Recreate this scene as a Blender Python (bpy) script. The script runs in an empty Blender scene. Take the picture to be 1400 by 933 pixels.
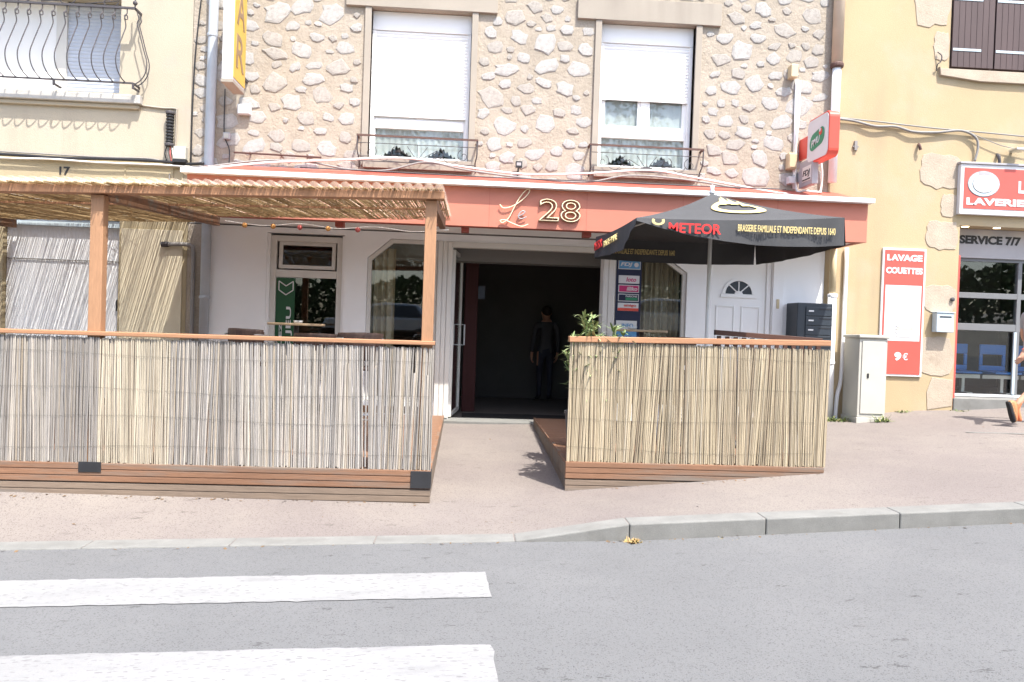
import bpy, bmesh, math, random
import numpy as np
from mathutils import Vector, Matrix
random.seed(28)
S = bpy.context.scene
COL = S.collection
R = math.radians

# ------------------------------------------------------------------ camera, sky, sun, exposure
cd = bpy.data.cameras.new('camera'); cam = bpy.data.objects.new('camera', cd); COL.objects.link(cam)
cd.sensor_width = 36.0; cd.lens = 1075.0 / 1400.0 * 36.0; cd.clip_start = 0.05; cd.clip_end = 2000
YAW, PITCH, ROLL = R(3.387), R(-0.923), R(1.95)
F0 = Vector((math.sin(YAW), math.cos(YAW), 0)); R0 = Vector((math.cos(YAW), -math.sin(YAW), 0)); Z0 = Vector((0, 0, 1))
FW = F0 * math.cos(PITCH) + Z0 * math.sin(PITCH); UP = Z0 * math.cos(PITCH) - F0 * math.sin(PITCH)
RX = R0 * math.cos(ROLL) + UP * math.sin(ROLL); UY = UP * math.cos(ROLL) - R0 * math.sin(ROLL)
mw = Matrix((RX, UY, -FW)).transposed().to_4x4(); mw.translation = Vector((0, 0, 1.55))
cam.matrix_world = mw
S.camera = cam

SUN = Vector((-0.27, 0.45, -1.0)).normalized()          # the way the light travels
elev = math.asin(-SUN.z); azim = math.atan2(-SUN.x, -SUN.y)  # towards the sun, from +Y clockwise
w = bpy.data.worlds.new('World'); S.world = w; w.use_nodes = True
nt = w.node_tree; nt.nodes.clear()
sky = nt.nodes.new('ShaderNodeTexSky'); sky.sky_type = 'NISHITA'; sky.sun_disc = False
sky.sun_elevation = elev; sky.sun_rotation = azim; sky.air_density = 1.0; sky.dust_density = 2.5; sky.ozone_density = 1.0
bg = nt.nodes.new('ShaderNodeBackground'); bg.inputs[1].default_value = 0.15
wo = nt.nodes.new('ShaderNodeOutputWorld'); nt.links.new(sky.outputs[0], bg.inputs[0]); nt.links.new(bg.outputs[0], wo.inputs[0])
sl = bpy.data.lights.new('sun', 'SUN'); sl.energy = 3.0; sl.angle = R(0.53); sl.color = (1.0, 0.95, 0.87)
so = bpy.data.objects.new('sun', sl); COL.objects.link(so); so.rotation_euler = SUN.to_track_quat('-Z', 'Y').to_euler(); so.location = (6, -10, 20)
S.view_settings.view_transform = 'Standard'; S.view_settings.look = 'None'; S.view_settings.gamma = 1
S.view_settings.use_curve_mapping = False
S.view_settings.exposure = 1.76

# ------------------------------------------------------------------ materials
def mat(name, col, rough=0.7, var=0.12, vscale=3.0, bump=0.0, bscale=60.0, metal=0.0, spec=0.4, stain=None, stain_scale=1.5,
        stain_lo=0.55, stain_hi=0.75, speck=None, speck_scale=300.0, speck_amt=0.5, stretch=(1, 1, 1), island=None, fine=0.0, marks=None, streak=None):
    m = bpy.data.materials.new(name); m.use_nodes = True
    n = m.node_tree.nodes; l = m.node_tree.links
    p = n['Principled BSDF']; p.inputs['Roughness'].default_value = rough; p.inputs['Metallic'].default_value = metal
    p.inputs['Specular IOR Level'].default_value = spec
    tc = n.new('ShaderNodeTexCoord'); mp = n.new('ShaderNodeMapping'); mp.inputs['Scale'].default_value = stretch
    l.new(tc.outputs['Object'], mp.inputs[0]); vec = mp.outputs[0]
    def noise(scale, detail=4.0, rough_=0.6):
        t = n.new('ShaderNodeTexNoise'); t.inputs['Scale'].default_value = scale; t.inputs['Detail'].default_value = detail
        t.inputs['Roughness'].default_value = rough_; l.new(vec, t.inputs['Vector']); return t.outputs['Fac']
    def ramp(fac, lo, hi):
        r = n.new('ShaderNodeMapRange'); r.inputs['From Min'].default_value = lo; r.inputs['From Max'].default_value = hi
        l.new(fac, r.inputs['Value']); return r.outputs['Result']
    def mix(fac, a, b, mode='MIX'):
        x = n.new('ShaderNodeMix'); x.data_type = 'RGBA'; x.blend_type = mode
        if isinstance(fac, float): x.inputs[0].default_value = fac
        else: l.new(fac, x.inputs[0])
        for k, c in ((6, a), (7, b)):
            if isinstance(c, tuple): x.inputs[k].default_value = (*c, 1)
            else: l.new(c, x.inputs[k])
        return x.outputs[2]
    cur = tuple(col)
    if island:
        g = n.new('ShaderNodeNewGeometry'); cr = n.new('ShaderNodeValToRGB'); cr.color_ramp.interpolation = 'LINEAR'
        els = cr.color_ramp.elements
        while len(els) < len(island): els.new(0.5)
        for i, c in enumerate(island):
            els[i].position = i / (len(island) - 1); els[i].color = (*c, 1)
        l.new(g.outputs['Random Per Island'], cr.inputs[0]); cur = cr.outputs[0]
    if var > 0:
        f = ramp(noise(vscale), 0.3, 0.7)
        dk = n.new('ShaderNodeMapRange'); dk.inputs['To Min'].default_value = 1 - var; dk.inputs['To Max'].default_value = 1 + var * 0.6
        l.new(f, dk.inputs['Value'])
        hv = n.new('ShaderNodeHueSaturation'); l.new(dk.outputs[0], hv.inputs['Value'])
        if isinstance(cur, tuple): hv.inputs['Color'].default_value = (*cur, 1)
        else: l.new(cur, hv.inputs['Color'])
        cur = hv.outputs[0]
    if fine > 0:
        f = ramp(noise(bscale * 1.7, 3.0, 0.7), 0.3, 0.7)
        dk = n.new('ShaderNodeMapRange'); dk.inputs['To Min'].default_value = 1 - fine; dk.inputs['To Max'].default_value = 1 + fine
        l.new(f, dk.inputs['Value']); hv = n.new('ShaderNodeHueSaturation'); l.new(dk.outputs[0], hv.inputs['Value'])
        if isinstance(cur, tuple): hv.inputs['Color'].default_value = (*cur, 1)
        else: l.new(cur, hv.inputs['Color'])
        cur = hv.outputs[0]
    if stain: cur = mix(ramp(noise(stain_scale, 6.0, 0.65), stain_lo, stain_hi), cur, tuple(stain))
    if streak:                                               # rain streaks running down
        ms = n.new('ShaderNodeMapping'); ms.inputs['Scale'].default_value = (1, 1, .10); l.new(tc.outputs['Object'], ms.inputs[0])
        t1 = n.new('ShaderNodeTexNoise'); t1.inputs['Scale'].default_value = 4.5; t1.inputs['Detail'].default_value = 6; l.new(ms.outputs[0], t1.inputs['Vector'])
        t2 = n.new('ShaderNodeTexNoise'); t2.inputs['Scale'].default_value = .8; t2.inputs['Detail'].default_value = 4; l.new(tc.outputs['Object'], t2.inputs['Vector'])
        m1 = n.new('ShaderNodeMath'); m1.operation = 'MULTIPLY'; m1.use_clamp = True; l.new(ramp(t1.outputs['Fac'], .48, .70), m1.inputs[0]); l.new(ramp(t2.outputs['Fac'], .42, .66), m1.inputs[1])
        cur = mix(m1.outputs[0], cur, tuple(streak))
    if speck:
        v = n.new('ShaderNodeTexVoronoi'); v.inputs['Scale'].default_value = speck_scale; l.new(vec, v.inputs['Vector'])
        sp = n.new('ShaderNodeSeparateColor'); l.new(v.outputs['Color'], sp.inputs[0])
        r1 = ramp(sp.outputs[0], 1 - speck_amt, 1.0)
        cur = mix(r1, cur, tuple(speck))
    if marks:                                                # scattered short dark scuffs
        mm = n.new('ShaderNodeMapping'); mm.inputs['Scale'].default_value = (marks[1], marks[1] * 2.6, 1); l.new(tc.outputs['Object'], mm.inputs[0])
        wn = n.new('ShaderNodeTexNoise'); wn.inputs['Scale'].default_value = 7.0; l.new(mm.outputs[0], wn.inputs['Vector'])
        av = n.new('ShaderNodeMix'); av.data_type = 'RGBA'; av.blend_type = 'LINEAR_LIGHT'; av.inputs[0].default_value = .5; l.new(mm.outputs[0], av.inputs[6]); l.new(wn.outputs['Color'], av.inputs[7])
        v = n.new('ShaderNodeTexVoronoi'); v.inputs['Scale'].default_value = 1.0; v.inputs['Randomness'].default_value = 1.0; v.voronoi_dimensions = '2D'; l.new(av.outputs[2], v.inputs['Vector'])
        sp = n.new('ShaderNodeSeparateColor'); l.new(v.outputs['Color'], sp.inputs[0])
        near = ramp(v.outputs['Distance'], .16, .05); pick = ramp(sp.outputs[1], .80, .95)
        mu = n.new('ShaderNodeMath'); mu.operation = 'MULTIPLY'; l.new(near, mu.inputs[0]); l.new(pick, mu.inputs[1]); mu.use_clamp = True
        cur = mix(mu.outputs[0], cur, tuple(marks[0]))
    if isinstance(cur, tuple): p.inputs['Base Color'].default_value = (*cur, 1)
    else: l.new(cur, p.inputs['Base Color'])
    if bump > 0:
        b = n.new('ShaderNodeBump'); b.inputs['Strength'].default_value = 1.0; b.inputs['Distance'].default_value = bump
        l.new(noise(bscale, 5.0, 0.65), b.inputs['Height']); l.new(b.outputs[0], p.inputs['Normal'])
    return m

def glass(name, tint=(1, 1, 1), ior=1.5, gloss=1.0):
    m = bpy.data.materials.new(name); m.use_nodes = True
    n = m.node_tree.nodes; l = m.node_tree.links; n.clear()
    o = n.new('ShaderNodeOutputMaterial'); t = n.new('ShaderNodeBsdfTransparent'); t.inputs[0].default_value = (*tint, 1)
    g = n.new('ShaderNodeBsdfGlossy'); g.inputs['Roughness'].default_value = 0.01; g.inputs[0].default_value = (gloss, gloss, gloss, 1)
    f = n.new('ShaderNodeFresnel')                           # same reflectance on both faces of a thin pane
    ge = n.new('ShaderNodeNewGeometry'); mr = n.new('ShaderNodeMapRange'); mr.inputs['To Min'].default_value = ior; mr.inputs['To Max'].default_value = 1 / ior
    l.new(ge.outputs['Backfacing'], mr.inputs['Value']); l.new(mr.outputs[0], f.inputs[0])
    x = n.new('ShaderNodeMixShader'); l.new(f.outputs[0], x.inputs[0]); l.new(t.outputs[0], x.inputs[1]); l.new(g.outputs[0], x.inputs[2])
    l.new(x.outputs[0], o.inputs[0]); return m

def sheer(name, col, alpha, trans=0.5):
    m = bpy.data.materials.new(name); m.use_nodes = True
    n = m.node_tree.nodes; l = m.node_tree.links; n.clear()
    o = n.new('ShaderNodeOutputMaterial'); t = n.new('ShaderNodeBsdfTransparent')
    d = n.new('ShaderNodeBsdfDiffuse'); d.inputs[0].default_value = (*col, 1)
    tr = n.new('ShaderNodeBsdfTranslucent'); tr.inputs[0].default_value = (*col, 1)
    x = n.new('ShaderNodeMixShader'); x.inputs[0].default_value = trans; l.new(d.outputs[0], x.inputs[1]); l.new(tr.outputs[0], x.inputs[2])
    y = n.new('ShaderNodeMixShader'); y.inputs[0].default_value = alpha; l.new(t.outputs[0], y.inputs[1]); l.new(x.outputs[0], y.inputs[2])
    l.new(y.outputs[0], o.inputs[0]); return m

def emit(name, col, st):
    m = bpy.data.materials.new(name); m.use_nodes = True
    p = m.node_tree.nodes['Principled BSDF']; p.inputs['Base Color'].default_value = (*col, 1)
    p.inputs['Emission Color'].default_value = (*col, 1); p.inputs['Emission Strength'].default_value = st
    return m

M = {}
M['asphalt'] = mat('road_asphalt', (.122, .124, .126), .9, .06, 1.3, .003, 220, speck=(.07, .07, .072), speck_scale=160, speck_amt=.22, fine=.13,
                   stain=(.145, .146, .146), stain_scale=.6, stain_lo=.5, stain_hi=.8, marks=((.055, .055, .055), 4.2))
M['pave'] = mat('pavement_asphalt', (.165, .143, .133), .92, .08, 1.0, .003, 200, speck=(.09, .075, .07), speck_scale=150, speck_amt=.24, fine=.13,
                stain=(.20, .178, .158), stain_scale=.55, stain_lo=.42, stain_hi=.68, marks=((.10, .085, .078), 3.0))
M['ground'] = mat('far_ground', (.17, .17, .15), .95, .2, .4)
M['bounce_lot'] = mat('bounce_gravel', (.26, .245, .215), .95, .2, 1.2, .02, 40)  # unseen ground opposite, made pale to bounce light into the facade's shade
M['kerb'] = mat('kerb_concrete', (.175, .175, .165), .9, .16, 5, .003, 120, fine=.14, stain=(.135, .133, .123), stain_scale=4, stain_lo=.55, stain_hi=.75)
M['paint'] = mat('road_paint', (.225, .226, .225), .75, .10, 2.0, .002, 200, fine=.10, speck=(.14, .14, .14), speck_scale=120, speck_amt=.12, stain=(.17, .172, .173), stain_scale=6, stain_lo=.52, stain_hi=.8, stretch=(.35, 1, 1))
M['mortar'] = mat('lime_mortar', (.345, .297, .238), .95, .13, 3.5, .014, 26, fine=.14, streak=(.29, .25, .20), stain=(.385, .335, .28), stain_scale=2.5, stain_lo=.5, stain_hi=.7)
M['stone'] = mat('rubble_stone', (.42, .405, .385), .9, .14, 7, .010, 34, fine=.18, stain=(.31, .28, .245), stain_scale=9, stain_lo=.52, stain_hi=.72)
M['stone2'] = mat('rubble_stone_warm', (.39, .36, .325), .9, .15, 7, .010, 34, fine=.18, stain=(.29, .255, .22), stain_scale=9, stain_lo=.52, stain_hi=.72)
M['concrete'] = mat('window_surround_concrete', (.31, .275, .23), .9, .07, 2.0, .002, 120, fine=.06, streak=(.25, .22, .185))
M['whitewall'] = mat('white_render', (.83, .83, .825), .85, .03, 1.5, .003, 160, fine=.03)
M['pvc'] = mat('white_pvc', (.80, .80, .79), .4, .02, 2.0)
M['alu'] = mat('pale_aluminium', (.62, .60, .56), .45, .05, 3.0)
M['alugrey'] = mat('grey_aluminium', (.15, .155, .16), .5, .05, 3.0)
M['terra'] = mat('terracotta_paint', (.46, .165, .11), .6, .05, 2.0, .001, 150, fine=.04)
M['terradark'] = mat('dark_red_paint', (.36, .085, .06), .6, .08, 3.0)
M['whitemetal'] = mat('white_metal', (.80, .80, .80), .35, .03, 3.0)
M['cream'] = mat('cream_render', (.41, .365, .285), .93, .06, 1.1, .004, 90, fine=.06, streak=(.34, .30, .24), stain=(.37, .335, .285), stain_scale=1.6, stain_lo=.55, stain_hi=.8)
M['cream2'] = mat('ochre_band_render', (.37, .31, .20), .93, .07, 1.3, .004, 90, fine=.05, streak=(.29, .245, .17))
M['yellow'] = mat('yellow_render', (.405, .315, .19), .93, .07, .9, .003, 90, fine=.05, streak=(.33, .265, .17), stain=(.40, .335, .235), stain_scale=1.2, stain_lo=.5, stain_hi=.75)
M['stainy'] = mat('rust_stain', (.52, .30, .12), .95, .1, 4)
M['limest'] = mat('quoin_limestone', (.40, .335, .26), .9, .12, 4, .006, 60, fine=.10, stain=(.33, .27, .205), stain_scale=5, stain_lo=.55, stain_hi=.75)
M['brown'] = mat('brown_shutter_paint', (.075, .05, .048), .6, .12, 6, stretch=(1, 1, .15))
M['pipe'] = mat('zinc_pipe', (.38, .41, .44), .5, .1, 4, metal=.1)
M['pipebeige'] = mat('beige_pipe', (.50, .40, .30), .5, .08, 4)
M['black'] = mat('black_plastic', (.018, .018, .02), .5, .1, 8)
M['cablegrey'] = mat('grey_cable', (.22, .21, .20), .6, .1, 8)
M['cablewhite'] = mat('white_cable', (.72, .70, .66), .5, .1, 8)
M['iron'] = mat('dark_wrought_iron', (.06, .055, .06), .6, .15, 12)
M['rust'] = mat('brown_iron', (.095, .052, .042), .7, .2, 12)
M['wood'] = mat('orange_pine', (.34, .185, .10), .7, .16, 6, .002, 60, stretch=(1, 1, .12), fine=.10)
M['woodx'] = mat('orange_pine_rail', (.35, .18, .095), .7, .16, 6, .002, 60, stretch=(.12, 1, 1), fine=.10)
M['deck'] = mat('deck_wood', (.205, .108, .062), .75, .25, 5, .002, 60, stretch=(.08, 1, 1), fine=.14, stain=(.16, .13, .105), stain_scale=7, stain_lo=.5, stain_hi=.65)
M['deckgrey'] = mat('greyed_deck_wood', (.18, .135, .10), .8, .22, 5, .002, 60, stretch=(.08, 1, 1), fine=.14, stain=(.16, .145, .13), stain_scale=6, stain_lo=.5, stain_hi=.65)
M['darkwood'] = mat('dark_brown_wood', (.075, .033, .022), .5, .2, 6, stretch=(.15, 1, 1))
M['canegrey'] = mat('grey_cane', (.4, .4, .4), .7, .2, 10, .001, 90, stretch=(1, 1, .12), fine=.10,
                    island=[(.15, .135, .12), (.25, .23, .21), (.32, .295, .265), (.40, .365, .315), (.28, .255, .22), (.22, .21, .20), (.38, .355, .33), (.33, .275, .205), (.42, .385, .34)],
                    stain=(.20, .185, .172), stain_scale=2.2, stain_lo=.5, stain_hi=.72)
M['caneyel'] = mat('yellow_cane', (.4, .4, .4), .65, .2, 10, .001, 90, stretch=(1, 1, .12), fine=.08,
                   island=[(.21, .165, .115), (.36, .30, .205), (.43, .365, .255), (.38, .32, .225), (.29, .24, .165), (.41, .36, .275)],
                   stain=(.27, .22, .16), stain_scale=3, stain_lo=.56, stain_hi=.75)
M['canepale'] = mat('pale_cane', (.4, .4, .4), .65, .2, 10, .001, 90, stretch=(1, 1, .12), fine=.08,
                    island=[(.25, .205, .155), (.38, .335, .255), (.44, .39, .30), (.33, .285, .22), (.42, .385, .315)], stain=(.26, .225, .185), stain_scale=3, stain_lo=.52, stain_hi=.72)
M['reed'] = mat('roof_reed', (.4, .4, .4), .8, .15, 10, stretch=(1, .15, 1),
                island=[(.20, .125, .06), (.36, .25, .12), (.45, .33, .17), (.33, .22, .105), (.48, .37, .21)])
M['wire'] = mat('tie_wire', (.10, .095, .09), .6, .1, 8, metal=.4)
M['sheet'] = sheer('corrugated_plastic', (.76, .69, .58), .30, .45)
M['bracket'] = mat('black_steel_plate', (.022, .023, .026), .5, .2, 9)
M['umb'] = mat('black_canvas', (.054, .055, .058), .9, .12, 4, .002, 400, fine=.1)
M['umbtext'] = mat('cream_print', (.62, .50, .22), .8, .05, 8)
M['umbred'] = mat('red_print', (.62, .03, .03), .8, .05, 8)
M['gold'] = mat('cream_neon_tube', (.78, .66, .45), .5, .05, 8)
M['goldedge'] = mat('brown_letter_edge', (.26, .17, .10), .5, .05, 8)
M['pole'] = mat('pale_metal_pole', (.72, .72, .70), .4, .04, 5)
M['glass'] = glass('window_glass', (.90, .93, .92), 1.5)
M['glassdark'] = glass('tinted_glass', (.35, .38, .37), 1.5)
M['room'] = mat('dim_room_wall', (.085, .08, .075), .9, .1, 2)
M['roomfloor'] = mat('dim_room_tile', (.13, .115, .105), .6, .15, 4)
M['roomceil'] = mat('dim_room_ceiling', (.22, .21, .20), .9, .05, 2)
M['upfloor'] = mat('upper_room_wall', (.15, .16, .15), .9, .1, 2)
M['red'] = mat('red_panel', (.62, .075, .05), .45, .04, 3)
M['redcol'] = mat('red_column_paint', (.045, .007, .006), .7, .1, 3)
M['signred'] = mat('sign_red', (.46, .09, .07), .4, .04, 3)
M['signwhite'] = mat('sign_white', (.62, .62, .62), .4, .03, 3)
M['yellowsign'] = mat('sign_yellow', (.55, .36, .06), .4, .04, 3)
M['green'] = mat('sign_green', (.03, .22, .11), .45, .05, 3)
M['greendark'] = mat('sticker_green', (.012, .075, .028), .45, .1, 3)
M['navy'] = mat('navy_print', (.012, .017, .05), .35, .05, 3)
M['blue'] = mat('light_blue_print', (.10, .28, .50), .45, .05, 3)
M['pink'] = mat('magenta_print', (.50, .03, .14), .45, .05, 3)
M['letter'] = mat('black_lettering', (.02, .02, .02), .6, 0)
M['greysign'] = mat('grey_sign', (.34, .33, .34), .5, .06, 4)
M['anthr'] = mat('anthracite_metal', (.03, .038, .048), .4, .06, 4)
M['cabinet'] = mat('cabinet_ivory', (.44, .43, .38), .55, .06, 2.5, .001, 120, stain=(.38, .36, .30), stain_scale=3, stain_lo=.6, stain_hi=.8)
M['shutterblue'] = mat('blue_white_shutter', (.50, .54, .62), .6, .05, 3)
M['shutterw'] = mat('white_shop_shutter', (.64, .65, .66), .6, .04, 3)
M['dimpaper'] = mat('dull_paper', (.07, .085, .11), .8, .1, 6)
M['slabw'] = mat('whitened_concrete', (.42, .41, .385), .9, .12, 4, .004, 80, fine=.1, stain=(.30, .295, .27), stain_scale=5, stain_lo=.55, stain_hi=.75)
M['boardcream'] = mat('cream_painted_board', (.56, .50, .37), .8, .05, 3)
M['litter'] = mat('brown_leaf_bits', (.14, .09, .05), .9, .3, 20)
M['steel'] = mat('brushed_steel', (.55, .56, .56), .3, .05, 6, metal=.8)
M['letterbox'] = mat('grey_blue_metal', (.42, .50, .54), .45, .05, 5)
M['curtain'] = mat('beige_curtain', (.42, .35, .25), .9, .12, 5, stretch=(1, 1, .1))
M['lace'] = sheer('white_lace', (.85, .85, .85), .85, .35)
M['bluechair'] = mat('blue_plastic', (.035, .17, .50), .4, .05, 4)
M['leaf'] = mat('oleander_leaf', (.4, .4, .4), .55, .1, 10, island=[(.11, .17, .06), (.19, .25, .10), (.27, .31, .16), (.15, .22, .08)])
M['weed'] = mat('weed_leaf', (.4, .4, .4), .7, .1, 10, island=[(.09, .16, .04), (.16, .21, .07), (.26, .22, .10)])
M['dryweed'] = mat('dry_weed', (.4, .4, .4), .8, .1, 10, island=[(.25, .14, .05), (.36, .24, .10), (.20, .20, .07)])
M['pot'] = mat('grey_pot', (.07, .07, .075), .6, .1, 4)
M['rattan'] = mat('brown_rattan', (.075, .042, .03), .6, .25, 30)
M['chrome'] = mat('chair_metal', (.50, .50, .50), .3, .03, 5, metal=.8)
M['tabletop'] = mat('pale_table_top', (.46, .33, .20), .5, .1, 6)
M['skin'] = mat('skin', (.50, .27, .18), .55, .08, 8)
M['shirt'] = mat('grey_shirt', (.30, .30, .31), .9, .08, 8)
M['dimshirt'] = mat('dimmed_grey_shirt', (.075, .075, .08), .9, .08, 8)  # grey shirt with the room's dimness put into its colour
M['shorts'] = mat('dark_trousers', (.035, .037, .05), .9, .1, 8)
M['jeans'] = mat('grey_trousers', (.13, .13, .14), .9, .1, 8)
M['hair'] = mat('dark_hair', (.03, .02, .014), .7, .2, 30)
M['shoeo'] = mat('orange_shoe', (.62, .20, .09), .7, .2, 30)
M['shoeb'] = mat('black_sole', (.02, .02, .022), .8, .1, 8)
M['shoey'] = mat('pale_yellow_midsole', (.66, .60, .30), .7, .1, 8)
M['carpaint'] = mat('silver_car_paint', (.62, .64, .66), .25, .02, 2, metal=.4)
M['tyre'] = mat('tyre_rubber', (.02, .02, .02), .85, .1, 9)
M['bark'] = mat('tree_bark', (.10, .075, .055), .9, .25, 8, .01, 30)
M['foliage'] = mat('tree_leaves', (.4, .4, .4), .7, .1, 6, island=[(.035, .07, .018), (.055, .10, .025), (.08, .13, .035), (.045, .085, .025)])
M['mat'] = mat('black_mat', (.012, .012, .013), .95, .1, 20)
M['lamp'] = emit('spot_lamp', (1.0, .75, .42), 3.0)
M['bulbo'] = mat('orange_bulb', (.62, .32, .10), .5, .05, 5)
M['bulbp'] = mat('pink_bulb', (.50, .12, .11), .5, .05, 5)
M['alarm'] = mat('ivory_plastic', (.55, .45, .28), .5, .06, 5)

# ------------------------------------------------------------------ mesh building
class MB:
    def __init__(s): s.v = []; s.f = []; s.mi = []; s.cur = 0
    def add(s, vs, fs):
        o = len(s.v); s.v += [tuple(p) for p in vs]; s.f += [tuple(o + i for i in f) for f in fs]; s.mi += [s.cur] * len(fs); return s
    def box(s, x0, x1, y0, y1, z0, z1):
        return s.hexa([(x0, y0, z0), (x1, y0, z0), (x1, y1, z0), (x0, y1, z0), (x0, y0, z1), (x1, y0, z1), (x1, y1, z1), (x0, y1, z1)])
    def hexa(s, p):
        return s.add(p, [(0, 3, 2, 1), (4, 5, 6, 7), (0, 1, 5, 4), (1, 2, 6, 5), (2, 3, 7, 6), (3, 0, 4, 7)])
    def quad(s, a, b, c, d): return s.add([a, b, c, d], [(0, 1, 2, 3)])
    def prism(s, poly, axis, a, b):
        """poly of 2D points extruded along axis from a to b (axis y: poly is x,z / axis x: y,z / axis z: x,y)"""
        def P(u, v, t): return (u, t, v) if axis == 'y' else (t, u, v) if axis == 'x' else (u, v, t)
        n = len(poly); vs = [P(u, v, a) for u, v in poly] + [P(u, v, b) for u, v in poly]
        fs = [tuple(range(n)), tuple(range(2 * n - 1, n - 1, -1))] + [(i, n + i, n + (i + 1) % n, (i + 1) % n) for i in range(n)]
        return s.add(vs, fs)
    def tube(s, pts, r, n=6, cap=True):
        pts = [Vector(p) for p in pts]; k = len(pts); rs = r if isinstance(r, (list, tuple)) else [r] * k
        vs = []; prev = None
        for i, p in enumerate(pts):
            t = (pts[min(i + 1, k - 1)] - pts[max(i - 1, 0)]).normalized()
            if prev is None:
                a = t.orthogonal().normalized()
            else:
                a = (prev - t * prev.dot(t))
                a = a.normalized() if a.length > 1e-6 else t.orthogonal().normalized()
            prev = a; b = t.cross(a)
            for j in range(n):
                an = 2 * math.pi * j / n; vs.append(p + (a * math.cos(an) + b * math.sin(an)) * rs[i])
        fs = [(i * n + j, i * n + (j + 1) % n, (i + 1) * n + (j + 1) % n, (i + 1) * n + j) for i in range(k - 1) for j in range(n)]
        if cap: fs += [tuple(range(n - 1, -1, -1)), tuple((k - 1) * n + j for j in range(n))]
        return s.add(vs, fs)
    def lathe(s, prof, c=(0, 0, 0), n=20, cap=True):
        vs = []; k = len(prof)
        for r_, z in prof:
            for j in range(n):
                a = 2 * math.pi * j / n; vs.append((c[0] + r_ * math.cos(a), c[1] + r_ * math.sin(a), c[2] + z))
        fs = [(i * n + j, i * n + (j + 1) % n, (i + 1) * n + (j + 1) % n, (i + 1) * n + j) for i in range(k - 1) for j in range(n)]
        if cap: fs += [tuple(range(n - 1, -1, -1)), tuple((k - 1) * n + j for j in range(n))]
        return s.add(vs, fs)
    def ball(s, c, r, n=10, m=6, sc=(1, 1, 1)):
        vs = []
        for i in range(m + 1):
            t = math.pi * i / m
            for j in range(n):
                a = 2 * math.pi * j / n
                vs.append((c[0] + r * sc[0] * math.sin(t) * math.cos(a), c[1] + r * sc[1] * math.sin(t) * math.sin(a), c[2] - r * sc[2] * math.cos(t)))
        fs = [(i * n + j, i * n + (j + 1) % n, (i + 1) * n + (j + 1) % n, (i + 1) * n + j) for i in range(m) for j in range(n)]
        return s.add(vs, fs)
    def mesh(s, name, mats, smooth=False):
        me = bpy.data.meshes.new(name); me.from_pydata([tuple(v) for v in s.v], [], s.f)
        for m_ in (mats if isinstance(mats, (list, tuple)) else [mats]): me.materials.append(M[m_] if isinstance(m_, str) else m_)
        if any(s.mi): me.polygons.foreach_set('material_index', s.mi)
        me.validate(); me.update()
        if smooth: me.polygons.foreach_set('use_smooth', [True] * len(me.polygons))
        return me
    def build(s, name, mats, parent=None, smooth=False, bevel=0, fix=False):
        me = s.mesh(name, mats, smooth)
        if fix or bevel:
            bm = bmesh.new(); bm.from_mesh(me); bmesh.ops.recalc_face_normals(bm, faces=bm.faces); bm.to_mesh(me); bm.free()
        o = bpy.data.objects.new(name, me); COL.objects.link(o)
        if parent: o.parent = parent
        if bevel:
            b = o.modifiers.new('bevel', 'BEVEL'); b.width = bevel; b.segments = 2; b.limit_method = 'ANGLE'; b.angle_limit = R(40)
        return o

def tag(o, label, cat, group=None, kind=None):
    o['label'] = label; o['category'] = cat
    if group: o['group'] = group
    if kind: o['kind'] = kind
    return o
def struct(o): o['kind'] = 'structure'; return o
def stuff(o): o['kind'] = 'stuff'; return o
def empty(name, loc=(0, 0, 0)):
    o = bpy.data.objects.new(name, None); COL.objects.link(o); o.location = loc; o.empty_display_size = .1; return o
def thing(name, label, cat, group=None): return tag(empty(name), label, cat, group)
def bx(name, m, parent, x0, x1, y0, y1, z0, z1, bevel=.004): return MB().box(x0, x1, y0, y1, z0, z1).build(name, m, parent, bevel=bevel)
def smoothpts(p, k=6):
    p = [Vector(q) for q in p]; out = []
    for i in range(len(p) - 1):
        a, b, c, d = p[max(i - 1, 0)], p[i], p[i + 1], p[min(i + 2, len(p) - 1)]
        for j in range(k):
            t = j / k
            out.append(.5 * ((2 * b) + (c - a) * t + (2 * a - 5 * b + 4 * c - d) * t * t + (3 * b - a - 3 * c + d) * t ** 3))
    out.append(p[-1]); return out

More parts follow.
